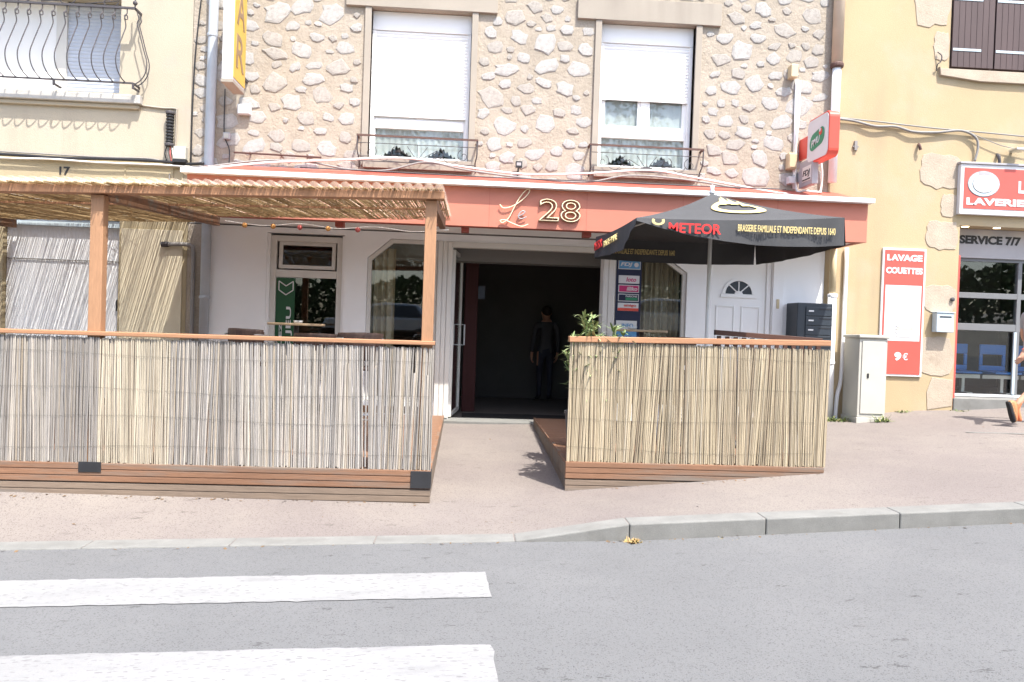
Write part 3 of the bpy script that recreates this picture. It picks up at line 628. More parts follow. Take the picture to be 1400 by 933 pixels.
# panelled house door with fan light
hd = wframe('house_door', 3.335, 4.235, .42, 2.675, .06, YF + .02, YF + .10, 'whitewall')
leaf = bx('door_leaf', 'pvc', hd, 3.396, 4.174, YF + .05, YF + .095, .44, 2.614, .003)
def panel(x0, x1, z0, z1):
    frame_bars(MB(), x0, x1, z0, z1, .022, YF + .036, YF + .0495).build('panel_moulding', 'pvc', hd, bevel=.006)
panel(3.47, 3.74, 1.35, 1.97); panel(3.83, 4.10, 1.35, 1.97); panel(3.47, 3.74, .6, 1.22); panel(3.83, 4.10, .6, 1.22)
fx, fz, fr_ = 3.785, 2.13, .235
arc = [(fx + fr_ * math.cos(t), fz + fr_ * .95 * math.sin(t)) for t in np.linspace(0, math.pi, 15)]
ai = [(fx + (fr_ - .045) * math.cos(t), fz + .008 + (fr_ - .045) * .95 * math.sin(t)) for t in np.linspace(0, math.pi, 15)]
mb = MB(); n = 15; vs = [(x, YF + .032, z_) for x, z_ in arc] + [(x, YF + .032, z_) for x, z_ in ai] + [(x, YF + .0495, z_) for x, z_ in arc] + [(x, YF + .0495, z_) for x, z_ in ai]
mb.add(vs, [(i, i + 1, n + i + 1, n + i) for i in range(n - 1)] + [(i, 2 * n + i, 2 * n + i + 1, i + 1) for i in range(n - 1)] + [(n + i, n + i + 1, 3 * n + i + 1, 3 * n + i) for i in range(n - 1)])
mb.box(fx - fr_ - .02, fx + fr_ + .02, YF + .030, YF + .0495, fz - .045, fz)
mb.build('fanlight_frame', 'pvc', hd, fix=True)
MB().prism(ai, 'y', YF + .044, YF + .0485).build('pane', 'greysign' if False else 'anthr', hd, fix=True)
for an in (45, 90, 135):
    MB().tube([(fx, YF + .040, fz + .01), (fx + .19 * math.cos(R(an)), YF + .040, fz + .18 * math.sin(R(an)))], .009, 6).build('glazing_bar', 'pvc', hd)
MB().prism([(fx + .06 * math.cos(t), fz + .05 * math.sin(t)) for t in np.linspace(0, math.pi, 8)], 'y', YF + .034, YF + .043).build('glazing_bar', 'pvc', hd, fix=True)
bx('pilaster', 'whitewall', bar, 4.25, 4.40, YF - .03, YF - .001, .3, 2.79); bx('light_switch', 'alarm', bar, 4.30, 4.34, YF - .045, YF - .031, 1.95, 2.08)

# ------------------------------------------------------------------ house number 17
h17 = thing('house', 'cream rendered house with number 17 and an iron balcony', 'building')
XL = -3.745
bal = (-7.2, -4.68, 4.48, 5.82)  # recess depth and out-of-view lintel chosen to shade the shutter
hw = wall_mesh(MB(), -12, XL, 3.62, 8.0, YF, [bal], .55).build('wall', 'cream', h17)
mb = MB(); mb.box(-12, -3.95, YF - .012, YF - .0005, 3.05, 3.58); mb.build('render_band', 'cream2', h17)
ww = wall_mesh(MB(), -12, XL, -.6, 3.62, YF, [(-6.12, -4.63, .2, 2.80)], .16).build('wall', 'cream2', h17)
mb = MB(); mb.box(-12, XL - .2, 16, 16.2, -.6, 8).box(-12, -11.8, YF + .25, 16, -.6, 8); mb.build('wall', 'cream', h17)
bx('roof', 'terradark', h17, -12.2, XL - .01, YF - .3, 16.4, 8.01, 8.2, 0)
# white folding shutter of vertical ribs
mb = MB(); n = 40; x0, x1 = -6.115, -4.635; vs = []
for i in range(n * 2 + 1):
    xx = x0 + (x1 - x0) * i / (2 * n); vs += [(xx, YF + .09 + (.0025 if i % 2 else 0), .2), (xx, YF + .09 + (.0025 if i % 2 else 0), 2.79)]
sh17 = mb.add(vs, [(2 * i, 2 * i + 2, 2 * i + 3, 2 * i + 1) for i in range(2 * n)]).build('shop_shutter', 'shutterw', h17)
bx('lock_bar', 'cablegrey', sh17, -6.11, -4.64, YF + .070, YF + .082, 2.25, 2.265)
bx('lock', 'black', sh17, -4.68, -4.645, YF + .06, YF + .09, 1.6, 1.75)
bx('lintel_box', 'letterbox', h17, -6.12, -4.63, YF + .02, YF + .088, 2.70, 2.795)
bx('side_board', 'boardcream', h17, -4.60, -3.80, YF - .02, YF - .001, .2, 2.70)
text('house_number', '17', 'letter', h17, -5.415, -5.28, 3.37, 3.48, YF - .014, bold=.03, depth=.003)
fb = frame_bars(MB(), -4.58, -3.82, 3.28, 3.54, .018, YF - .02, YF - .0125).build('sign_board', 'cream2', h17, bevel=.002)
bx('clip', 'cablegrey', fb, -4.0, -3.985, YF - .03, YF - .021, 3.36, 3.45)
# balcony
bs = bx('balcony_slab', 'slabw', h17, -8, -4.37, YF - .10, YF - .001, 4.33, 4.445, .01)
bx('slab_moulding', 'cream', h17, -8, -4.40, YF - .05, YF - .002, 4.27, 4.329, .015)
roller(h17, -5.58, -4.69, 4.50, 5.815, YF + .46, m='shutterblue', pitch=.05)
bx('window_frame', 'whitewall', h17, -7.19, -5.72, YF + .44, YF + .50, 4.485, 5.815)
bx('window_frame', 'alu', h17, -5.719, -5.581, YF + .42, YF + .50, 4.485, 5.815)
yb = YF - .20
rail = MB().box(-8, -4.42, yb - .015, yb + .015, 5.52, 5.545).box(-8, -4.42, yb - .012, yb + .012, 4.555, 4.575)
rail.box(-4.435, -4.41, yb + .015, YF, 5.52, 5.545).box(-4.435, -4.41, yb + .012, YF, 4.555, 4.575)
for x in (-4.42, -5.42): rail.box(x - .012, x + .012, yb + .012, YF - .02, 4.50, 4.520).box(x - .012, x + .012, yb - .012, yb + .011, 4.49, 4.555)
br = rail.build('balcony_railing', 'iron', h17)
def bal_pts(x, dx, dy):
    # belly-shaped bar: curl at the top, swells outwards low down
    pr = [(0, 5.52), (.0, 5.46), (.035, 5.42), (.02, 5.375), (-.01, 5.40), (.0, 5.44), (.035, 5.40), (.02, 5.34), (.015, 5.28), (.04, 5.2), (.10, 5.02), (.145, 4.86), (.13, 4.72), (.07, 4.62), (0, 4.57)]
    return smoothpts([(x + dx * u, yb - dy * u, z_) for u, z_ in pr], 3)
proto = MB().tube(bal_pts(0, -.45, 1.0), .0075, 5).mesh('baluster', 'iron', True)
x = -4.52
while x > -7.6:
    o = bpy.data.objects.new('baluster', proto); COL.objects.link(o); o.parent = br; o.location = (x, 0, 0); x -= .152
for k in range(2):
    MB().tube(smoothpts([(-4.42 + u, yb + .05 + .08 * k, z_) for u, z_ in [(0, 5.52), (.03, 5.42), (.01, 5.36), (.03, 5.28), (.10, 5.02), (.145, 4.86), (.13, 4.72), (.07, 4.62), (0, 4.57)]], 3), .0075, 5).build('baluster', 'iron', br)
for k in range(3):
    xc = -4.75 - k * .55; MB().tube([(xc + .02 * t * math.cos(t), yb, 5.60 + .012 * t * math.sin(t)) for t in np.linspace(0, 6.5, 18)] + [(xc - .3, yb, 5.56)], .007, 5).build('scroll', 'iron', br)
MB().ball((-4.42, yb, 5.60), .03).tube([(-4.42, yb, 5.54), (-4.42, yb, 5.85)], .01).build('corner_finial', 'iron', br)

# ------------------------------------------------------------------ laundrette house
hy = thing('house', 'yellow rendered house with laundrette shopfront and brown wooden shutters', 'building')
XR = 4.985
sw = (6.66, 7.92, 5.40, 7.2); lo = (6.92, 9.6, .62, 3.22)
yw = wall_mesh(MB(), XR, 14, 0, 8.0, YF, [sw, lo], .35).build('wall', 'yellow', hy)
mb = MB(); mb.box(XR + .2, 14, 16, 16.2, 0, 8).box(13.8, 14, YF + .4, 16, 0, 8); mb.build('wall', 'yellow', hy)
bx('roof', 'terradark', hy, XR + .01, 14.2, YF - .3, 16.4, 8.01, 8.2, 0)
def quoin(poly, name='quoin_stone', t=.008):
    o = MB().prism(poly, 'y', YF - t, YF - .0005).build(name, 'limest', hy, bevel=.004); return o
def blob(x0, x1, z0, z1, seed, flat='r'):
    rd = random.Random(seed); pts = []
    for k in range(22):
        a = 2 * math.pi * k / 22; cxx, czz = math.cos(a), math.sin(a); q = max(abs(cxx), abs(czz)) ** .62
        xx = (x0 + x1) / 2 + (x1 - x0) / 2 * cxx / q * rd.uniform(.87, 1.05); zz = (z0 + z1) / 2 + (z1 - z0) / 2 * czz / q * rd.uniform(.87, 1.05)
        if flat == 'r': xx = min(xx, x1)
        pts.append((xx, zz))
    # drop repeated points
    out = [p for i, p in enumerate(pts) if i == 0 or (abs(p[0] - pts[i - 1][0]) + abs(p[1] - pts[i - 1][1])) > 1e-4]
    quoin(out)
for i, (a, b, c, d) in enumerate([(6.12, 6.655, 5.97, 6.75), (6.42, 6.655, 5.50, 5.93), (6.28, 6.91, 3.72, 4.22), (6.62, 6.91, 3.33, 3.66), (6.42, 6.91, 2.86, 3.28), (6.40, 6.91, 1.98, 2.38), (6.34, 6.91, 1.08, 1.64)]): blob(a, b, c, d, i)
quoin([(6.50, 5.42), (6.52, 5.30), (7.1, 5.24), (8.2, 5.24), (8.2, 5.395), (6.52, 5.395)], 'window_sill', .05)
quoin([(6.55, .60), (6.91, .66), (6.91, 1.03), (6.60, 1.06), (6.53, .85)])
# brown board shutters
for x0, x1 in ((6.675, 7.28), (7.30, 7.905)):
    s_ = empty('window_shutter'); s_.parent = hy
    n = 7; wd = (x1 - x0) / n
    for k in range(n): bx('board', 'brown', s_, x0 + k * wd + .0015, x0 + (k + 1) * wd - .0015, YF - .03, YF - .002, 5.43, 7.18, .004)
    bx('hinge_strap', 'letterbox', s_, x0 + .01, x0 + .42, YF - .036, YF - .0305, 5.655, 5.69, .001); bx('hinge_strap', 'letterbox', s_, x0 + .01, x0 + .42, YF - .036, YF - .0305, 6.36, 6.395, .001)
bx('shutter_back', 'brown', hy, 6.665, 7.915, YF + .02, YF + .05, 5.405, 7.19, 0)
MB().tube(smoothpts([(6.47, YF - .03, 5.62), (6.51, YF - .06, 5.56), (6.50, YF - .06, 5.48), (6.46, YF - .05, 5.44), (6.47, YF - .02, 5.36)]), .008).build('shutter_hook', 'iron', hy)
# laundrette front
gy = YF + .34
lf = frame_bars(MB(), 6.925, 8.9, .78, 2.80, .045, gy - .03, gy + .03)
lf.box(6.971, 8.855, gy - .028, gy + .028, 2.22, 2.30).box(6.971, 8.855, gy - .028, gy + .028, 1.75, 1.85).box(8.03, 8.09, gy - .032, gy + .034, .826, 2.754)
lfo = lf.build('shopfront_frame', 'alugrey', hy, bevel=.003)
bx('shopfront_jamb', 'signred', lfo, 6.921, 6.95, YF + .001, gy - .031, .63, 2.80, .003)
bx('step', 'kerb', hy, 6.925, 9.5, YF - .02, gy + .05, .45, .778, .01)
bx('bottom_rail', 'signwhite', lfo, 6.93, 8.9, gy - .05, gy - .031, .785, .82)
for x0, x1 in ((6.972, 8.029), (8.091, 8.854)): bx('pane', 'glass', lfo, x0, x1, gy - .003, gy + .003, .826, 2.754, 0)
tp = bx('transom_panel', 'greysign', hy, 6.925, 9.5, gy - .06, gy + .04, 2.801, 3.215, 0)
text('lettering', 'SERVICE 7/7', 'letter', tp, 7.10, 8.03, 3.00, 3.125, gy - .062, bold=.045, depth=.003)
bx('door_edge', 'letterbox', lfo, 7.99, 8.03, gy - .06, gy - .033, .83, 1.74)
sf = bx('sign_soffit', 'pipebeige', hy, 6.925, 9.59, YF + .02, gy - .061, 3.222, 3.26, 0)
for x in (7.06, 7.53, 8.03): MB().lathe([(.05, 0), (.045, -.006), (.03, -.008)], (x, YF + .10, 3.221), 14).build('spot_lamp', 'lamp', hy)
ss = thing('shop_sign', 'red laundrette sign with washing machine door and white LAVERIE lettering', 'sign')
bx('sign_box', 'signwhite', ss, 6.850, 9.8, YF - 0.0800, YF - .003, 3.37, 4.07, .005)
bx('sign_face', 'signred', ss, 6.900, 9.75, YF - 0.0860, YF - 0.0810, 3.45, 4.02, 0)
bx('sign_top', 'greysign', ss, 6.830, 9.82, YF - 0.1000, YF - .003, 4.072, 4.10, .003)
def disc(name, m, cx, cz, rx, rz, y, par, n=24): return MB().prism([(cx + rx * math.cos(t), cz + rz * math.sin(t)) for t in np.linspace(0, 2 * math.pi, n, endpoint=False)], 'y', y - .003, y).build(name, m, par, fix=True)
disc('drum_print', 'cablegrey', 7.180, 3.80, .235, .182, YF - 0.0870, ss); disc('drum_print', 'letterbox', 7.180, 3.80, .228, .175, YF - 0.0905, ss); disc('drum_print', 'cablegrey', 7.180, 3.80, .165, .13, YF - 0.0940, ss); disc('drum_print', 'signwhite', 7.180, 3.80, .158, .123, YF - 0.0975, ss)
bx('drum_print', 'greysign', ss, 7.100, 7.260, YF - 0.0960, YF - 0.0945, 3.92, 3.965, 0); bx('drum_print', 'letterbox', ss, 7.110, 7.240, YF - 0.1030, YF - 0.1015, 3.78, 3.88, 0)
text('lettering', 'LAVERIE', 'signwhite', ss, 6.940, 7.790, 3.50, 3.60, YF - 0.0880, bold=.045, depth=.003)
text('lettering', 'L', 'signwhite', ss, 7.690, 7.780, 3.69, 3.86, YF - 0.0880, bold=.045, depth=.003)
# laundrette room
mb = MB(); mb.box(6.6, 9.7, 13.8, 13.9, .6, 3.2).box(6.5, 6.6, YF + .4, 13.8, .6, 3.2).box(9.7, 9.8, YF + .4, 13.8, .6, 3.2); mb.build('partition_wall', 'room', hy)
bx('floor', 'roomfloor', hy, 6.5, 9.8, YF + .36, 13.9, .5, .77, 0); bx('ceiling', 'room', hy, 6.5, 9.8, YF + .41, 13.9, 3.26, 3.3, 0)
def bucket(x, label):
    t = thing('waiting_chair', label, 'chair', 'blue chairs inside the laundrette')
    y = 12.0; z0 = 1.07
    mb = MB(); n = 8
    # backrest ring with a slot
    for (a, b, c, d) in ((-.22, .22, .62, .78), (-.22, .22, .36, .44), (-.22, -.16, .44, .62), (.16, .22, .44, .62)): mb.box(x + a, x + b, y + .18 - c * .0, y + .205, z0 + c - .30, z0 + d - .3)
    mb.build('backrest', 'bluechair', t, bevel=.02)
    MB().hexa([(x - .22, y - .22, z0 + .02), (x + .22, y - .22, z0 + .02), (x + .21, y + .2, z0), (x - .21, y + .2, z0), (x - .22, y - .22, z0 + .05), (x + .22, y - .22, z0 + .05), (x + .21, y + .2, z0 + .058), (x - .21, y + .2, z0 + .058)]).build('seat', 'bluechair', t, bevel=.015)
    MB().box(x - .3, x + .3, y - .03, y + .03, z0 - .06, z0 - .001).build('beam', 'steel', t)
    MB().box(x + .0, x + .05, y - .03, y + .03, .80, z0 - .061).box(x - .02, x + .07, y - .2, y + .2, .772, .799).build('leg', 'steel', t)
bucket(7.84, 'blue plastic bucket chair seen through laundrette glass beside the walking person'); bucket(8.48, 'blue plastic bucket chair behind the laundrette door bar, further from the entrance wall'); bucket(9.12, 'blue plastic bucket chair deepest along the laundrette row')

# ------------------------------------------------------------------ pipes, cables and boxes on the walls
t = thing('downpipe', 'grey zinc downpipe beside the yellow BAR sign', 'pipe')
yp = YF - .10
MB().tube([(-3.44, yp, 7.9), (-3.455, yp, 5), (-3.465, yp, 3.36), (-3.47, yp, .2)], .062, 14).build('pipe', 'pipe', t, smooth=True)
for z_ in (5.25, 1.80): MB().lathe([(.066, 0), (.07, .01), (.07, .035), (.066, .045)], (-3.458 if z_ > 3 else -3.467, yp, z_), 16).build('collar', 'pipe', t)
MB().box(-3.475, -3.445, yp + .05, YF, 5.26, 5.285).build('bracket', 'iron', t)
t = thing('thin_pipe', 'thin grey pipe with bent top on the wall of house 17', 'pipe')
MB().tube(smoothpts([(-4.02, YF - .06, 2.505), (-3.80, YF - .06, 2.515), (-3.68, YF - .06, 2.50), (-3.645, YF - .06, 2.40), (-3.64, YF - .06, 1.8), (-3.63, YF - .06, .25)], 5), .028, 8).build('pipe', 'cablegrey', t, smooth=True)
MB().tube([(-4.06, YF - .06, 2.505), (-3.97, YF - .06, 2.508)], .036, 8).build('pipe_end', 'iron', t)
t = thing('downpipe', 'beige downpipe turning white below a collar, between stone wall and yellow house', 'pipe')
yp = YF - .09
MB().tube([(5.00, yp, 8), (5.0, yp, 5.34)], .075, 14).build('upper_pipe', 'pipebeige', t, smooth=True)
MB().lathe([(.08, 0), (.09, .02), (.09, .05), (.078, .07)], (5.0, yp, 5.30), 16).build('collar', 'rust', t)
MB().tube([(5.0, yp, 5.3), (5.0, yp, 3.72)], .058, 14).build('middle_pipe', 'whitemetal', t, smooth=True)
MB().tube([(5.06, yp, 3.0), (5.065, yp, 2.15)], .045, 12).build('lower_pipe', 'alarm', t, smooth=True)
MB().tube([(5.065, yp, 2.17), (5.08, yp, .35)], .058, 14).build('lower_pipe', 'whitemetal', t, smooth=True)
for z_ in (2.13, 1.2): MB().lathe([(.064, 0), (.068, .01), (.068, .04), (.062, .05)], (5.07, yp, z_), 16).build('collar', 'whitemetal', t)
t = thing('thin_pipe', 'thin white pipe bending at the foot beside the ivory cabinet', 'pipe')
MB().tube(smoothpts([(5.27, YF - .04, 2.83), (5.27, YF - .04, 1.6), (5.26, YF - .04, 1.0), (5.21, YF - .05, .75), (5.19, YF - .06, .40)], 5), .028, 10).build('pipe', 'whitemetal', t, smooth=True)

def cable(label, pts, r, m, name='cable'):
    o = MB().tube(smoothpts(pts, 6), r, 6).build(name, m, None, smooth=True); return tag(o, label, 'cable')
cable('white cable arching over the terracotta canopy roof below both upper windows', [(-3.42, 9.95, 3.37), (-2.6, 10.3, 3.57), (-1.9, 10.45, 3.66), (-.9, 10.5, 3.75), (-.2, 10.5, 3.68), (.7, 10.45, 3.60), (1.6, 10.48, 3.66), (2.4, 10.5, 3.74), (3.0, 10.45, 3.66), (3.9, 10.3, 3.50), (4.35, 10.4, 3.48)], .014, 'cablewhite')
cable('grey cable sagging between the two iron window guards above the canopy', [(-3.4, 10.0, 3.40), (-2.8, 10.4, 3.60), (-2.2, 10.45, 3.64), (-1.6, 10.45, 3.56), (-1.1, 10.45, 3.57), (-.6, 10.45, 3.70), (-.1, 10.42, 3.62), (.6, 10.4, 3.55), (1.5, 10.4, 3.52), (2.1, 10.42, 3.64), (2.8, 10.4, 3.62), (3.6, 10.35, 3.52)], .012, 'cablegrey')
cable('thin dark cable lying low along the canopy roof', [(-2.2, 10.3, 3.53), (-.8, 10.3, 3.52), (.4, 10.3, 3.51), (1.8, 10.3, 3.52), (3.2, 10.3, 3.52), (4.2, 10.3, 3.53)], .008, 'iron')
cable('pale cable looping from the lottery sign round to the corner pipe', [(4.50, YF - .06, 5.10), (4.50, YF - .06, 4.6), (4.48, YF - .06, 4.2), (4.50, YF - .07, 3.62), (4.55, 10.5, 3.56), (4.75, 10.5, 3.55), (4.86, YF - .05, 3.62), (4.87, YF - .05, 3.85), (4.83, YF - .05, 4.1)], .016, 'cablewhite')
cable('black cable bundle running along the cream house above number 17', [(-8, YF - .04, 3.58), (-6.2, YF - .045, 3.60), (-5.4, YF - .05, 3.585), (-4.8, YF - .05, 3.60), (-4.1, YF - .05, 3.60), (-3.75, YF - .06, 3.58), (-3.5, YF - .2, 3.57)], .020, 'black')
cable('white cable twisted under the black bundle above number 17', [(-8, YF - .06, 3.57), (-6.2, YF - .065, 3.55), (-5.5, YF - .07, 3.56), (-4.9, YF - .07, 3.545), (-4.1, YF - .07, 3.55), (-3.6, YF - .12, 3.53), (-3.3, 10.2, 3.47)], .012, 'cablewhite')
cable('thin grey cable along the ledge of the house with number 17', [(-8, YF - .05, 3.64), (-6.2, YF - .05, 3.635), (-5.0, YF - .05, 3.62), (-4.3, YF - .05, 3.63), (-4.1, YF - .05, 3.61)], .009, 'cablegrey')
cable('black cable climbing the joint between cream house and stone wall', [(-3.72, YF - .02, 3.55), (-3.72, YF - .02, 4.3), (-3.70, YF - .025, 5.0), (-3.66, YF - .02, 5.6), (-3.60, YF - .02, 6.2)], .010, 'black')
cable('grey conduit from the balcony slab to the black splice', [(-4.37, YF - .015, 4.33), (-4.1, YF - .015, 4.31), (-3.94, YF - .015, 4.31), (-3.925, YF - .015, 4.25), (-3.93, YF - .02, 3.7)], .013, 'concrete')
cable('grey cable pinned along the yellow wall beneath the brown shutters', [(5.02, YF - .05, 4.62), (5.3, YF - .04, 4.60), (5.6, YF - .05, 4.54), (5.9, YF - .04, 4.55), (6.15, YF - .05, 4.49), (6.5, YF - .04, 4.50), (6.85, YF - .04, 4.54), (7.05, YF - .05, 4.46), (7.10, YF - .05, 4.32), (7.06, YF - .05, 4.12)], .017, 'cablegrey')
cable('thin straight wire on clips along the yellow wall', [(5.02, YF - .035, 4.64), (5.6, YF - .035, 4.61), (6.4, YF - .035, 4.56), (7.2, YF - .035, 4.53), (8.6, YF - .035, 4.47)], .010, 'cablegrey')
cable('thin wire sloping down the yellow wall to the laundrette lamp', [(6.95, YF - .04, 4.53), (7.3, YF - .05, 4.40), (7.6, YF - .05, 4.33), (8.4, YF - .05, 4.24)], .006, 'cablegrey')
cable('thin black cable hanging behind the grey downpipe by the BAR sign', [(-3.30, YF - .03, 4.6), (-3.30, YF - .03, 4.1), (-3.28, YF - .04, 3.95), (-3.22, YF - .04, 3.8), (-3.20, YF - .1, 3.6)], .008, 'black')
t = thing('wall_clamp', 'black ribbed cable splice hanging on the cream house wall', 'cable splice')
mb = MB(); xx, yy = -3.99, YF - .06
prof = []
for k in range(11): prof += [(.038, .0 + k * .042), (.052, .012 + k * .042), (.052, .026 + k * .042), (.038, .04 + k * .042)]
mb.lathe(prof, (xx, yy, 3.80), 12).build('ribbed_body', 'black', t)
for dz in (0.02, .44): MB().lathe([(.055, 0), (.06, .01), (.06, .03), (.055, .04)], (xx, yy, 3.78 + dz), 12).build('clamp_ring', 'iron', t)
for k in range(4): MB().tube(smoothpts([(xx - .03 + .02 * k, yy, 3.81), (xx - .05 + .035 * k, yy - .02, 3.70), (xx - .03 + .03 * k, yy, 3.61)], 5), .007, 5).build('wire_tail', ['black', 'cablegrey', 'bulbp', 'cablewhite'][k], t)
t = thing('junction_box', 'white junction box beneath the black cable splice', 'box')
bx('box_body', 'cabinet', t, -3.93, -3.77, YF - .09, YF - .001, 3.635, 3.80, .006); bx('box_base', 'black', t, -3.935, -3.765, YF - .10, YF - .001, 3.59, 3.634, .004)
t = thing('junction_box', 'small white box on the stone wall under the BAR sign', 'box'); bx('box_body', 'signwhite', t, -3.12, -2.95, YF - .08, YF - .001, 4.27, 4.40, .006); bx('box_lid', 'signwhite', t, -3.11, -2.96, YF - .088, YF - .081, 4.28, 4.39, .003)
t = thing('junction_box', 'small grey box between downpipe and stone wall', 'box'); bx('box_body', 'greysign', t, -3.30, -3.21, YF - .07, YF - .001, 3.93, 4.02, .006); bx('box_lid', 'cabinet', t, -3.285, -3.225, YF - .078, YF - .071, 3.945, 4.005, .003)
t = thing('wall_tag', 'small black plate on the stone wall between the upper windows', 'plate'); bx('plate', 'black', t, .60, .69, YF - .07, YF - .055, 3.73, 3.82, .004); bx('plate_print', 'greysign', t, .615, .675, YF - .073, YF - .0705, 3.76, 3.80, 0); MB().tube([(.64, YF - .05, 3.73), (.63, YF - .03, 3.6)], .012).build('stem', 'black', t)
t = thing('alarm_box', 'yellowed alarm box at the head of the white conduit', 'box'); bx('box_body', 'alarm', t, 4.34, 4.44, YF - .14, YF - .001, 5.13, 5.31, .012); bx('sensor_face', 'black', t, 4.441, 4.446, YF - .12, YF - .06, 5.19, 5.28, 0)
t = thing('alarm_box', 'yellowed box left of the lottery signs, above a white box', 'box'); bx('box_body', 'alarm', t, 4.36, 4.48, YF - .12, YF - .001, 3.88, 4.10, .01); bx('box_lid', 'alarm', t, 4.37, 4.47, YF - .13, YF - .121, 3.90, 4.08, .004)
t = thing('junction_box', 'small white box under the yellowed box near the lottery sign', 'box'); bx('box_body', 'signwhite', t, 4.38, 4.47, YF - .10, YF - .001, 3.68, 3.78, .006); bx('box_lid', 'signwhite', t, 4.385, 4.465, YF - .107, YF - .101, 3.685, 3.775, .002)
t = thing('conduit', 'white vertical conduit on the stone wall behind the round-cornered sign', 'pipe'); MB().tube([(4.47, YF - .03, 5.12), (4.49, YF - .03, 3.62)], .026, 10).build('pipe', 'whitemetal', t, smooth=True)
for z_ in (4.9, 4.3): bx('clip', 'greysign', t, 4.44, 4.52, YF - .02, YF - .001, z_, z_ + .02)
t = thing('iron_bar', 'rusty iron bar fixed low on the stone wall near the BAR sign', 'bar'); MB().tube([(-3.15, YF - .07, 3.76), (-2.0, YF - .07, 3.745)], .013).build('bar', 'rust', t)
for x in (-2.95, -2.55, -2.2): bx('peg', 'rust', t, x, x + .015, YF - .07, YF - .001, 3.75, 3.78)
t = thing('wall_lamp', 'small floodlight above the laundrette sign', 'lamp'); bx('lamp_head', 'steel', t, 7.55, 7.72, YF - .22, YF - .04, 4.27, 4.30, .006); bx('lamp_arm', 'steel', t, 7.60, 7.64, YF - .04, YF - .001, 4.27, 4.29, .002)
t = thing('wall_anchor', 'rusty iron anchor stub in the yellow wall', 'anchor'); MB().tube(smoothpts([(6.27, YF, 4.33), (6.25, YF - .05, 4.30), (6.27, YF - .05, 4.24)], 4), .02).build('stub', 'rust', t)
t = thing('wall_anchor', 'short iron stub above the laundrette sign', 'anchor'); MB().tube(smoothpts([(7.42, YF, 4.24), (7.41, YF - .05, 4.20), (7.42, YF - .06, 4.10)], 4), .022).build('stub', 'iron', t)
t = thing('wall_anchor', 'small grey clamp on the yellow wall near the corner', 'anchor'); MB().box(5.33, 5.37, YF - .03, YF - .001, 4.2, 4.33).box(5.31, 5.39, YF - .025, YF - .001, 4.24, 4.26).build('stub', 'cablegrey', t)

# ------------------------------------------------------------------ projecting signs
t = thing('bar_sign', 'tall yellow and white BAR box sign projecting from the stone wall', 'sign')
bx('sign_box', 'signwhite', t, -3.10, -2.965, 9.92, 10.42, 4.50, 6.35, .006)
bx('sign_face', 'yellowsign', t, -2.964, -2.956, 9.925, 10.415, 4.53, 6.33, 0)
bx('sign_base', 'concrete', t, -3.105, -2.958, 9.90, 10.43, 4.455, 4.499, .004)
for z_ in (4.7, 5.9): bx('arm', 'iron', t, -3.05, -3.01, 10.421, YF, z_, z_ + .04)
for ch, z0 in (('B', 5.78), ('A', 5.22), ('R', 4.68)):
    text('lettering', ch, 'goldedge', t, 10.01, 10.34, z0, z0 + .42, 0, bold=.01, depth=.003, frame=lambda u, v, d: (-2.955 + d, u, v))
t = thing('betting_sign', 'round-cornered red and white box sign with green PMU logo', 'sign')
def rrect(y0, y1, z0, z1, r, n=5):
    p = []
    for cx_, cz_, a0 in ((y1 - r, z1 - r, 0), (y0 + r, z1 - r, 90), (y0 + r, z0 + r, 180), (y1 - r, z0 + r, 270)):
        for k in range(n + 1): a = R(a0 + 90 * k / n); p.append((cx_ + r * math.cos(a), cz_ + r * math.sin(a)))
    return p
MB().prism(rrect(9.74, 10.38, 3.88, 4.46, .09), 'x', 4.505, 4.64).build('sign_box', 'red', t, bevel=.006)
MB().prism(rrect(9.76, 10.36, 3.90, 4.44, .08), 'x', 4.498, 4.5045).build('sign_face', 'signwhite', t, fix=True)
lg = MB().prism([(10.06 + (y_ - 10.06) , z_ + (10.06 - y_) * .18) for y_, z_ in rrect(9.86, 10.28, 4.05, 4.27, .10)], 'x', 4.493, 4.4975).build('logo', 'green', t, fix=True)
text('lettering', 'PMU', 'signwhite', t, -10.23, -9.98, 4.10, 4.19, 0, bold=.01, depth=.002, shear=.25, frame=lambda u, v, d: (4.491 - d, -u, v + (u + 10.06) * .18))
MB().prism([(9.96 + .045 * math.cos(a), 4.23 + .045 * math.sin(a)) for a in np.linspace(0, 2 * math.pi, 12, endpoint=False)], 'x', 4.488, 4.492).build('emblem', 'red', t, fix=True)
MB().prism([(9.97 + .025 * math.cos(a), 4.255 + .025 * math.sin(a)) for a in np.linspace(0, 2 * math.pi, 10, endpoint=False)], 'x', 4.484, 4.4875).build('emblem', 'signwhite', t, fix=True)
bx('arm', 'red', t, 4.55, 4.60, 10.381, YF, 4.02, 4.30, .003)
t = thing('lottery_sign', 'small grey FDJ box sign below the red and white sign', 'sign')
bx('sign_box', 'greysign', t, 4.50, 4.58, 10.18, 10.60, 3.60, 3.95, .005); bx('arm', 'greysign', t, 4.52, 4.56, 10.601, YF, 3.7, 3.85)
bx('sign_face', 'alu', t, 4.494, 4.4995, 10.22, 10.48, 3.66, 3.86, 0)
text('lettering', 'FDJ', 'letter', t, -10.46, -10.24, 3.71, 3.81, 0, bold=.01, depth=.002, shear=.2, frame=lambda u, v, d: (4.492 - d, -u, v))
bx('underline', 'letter', t, 4.490, 4.4935, 10.23, 10.47, 3.675, 3.69, 0)
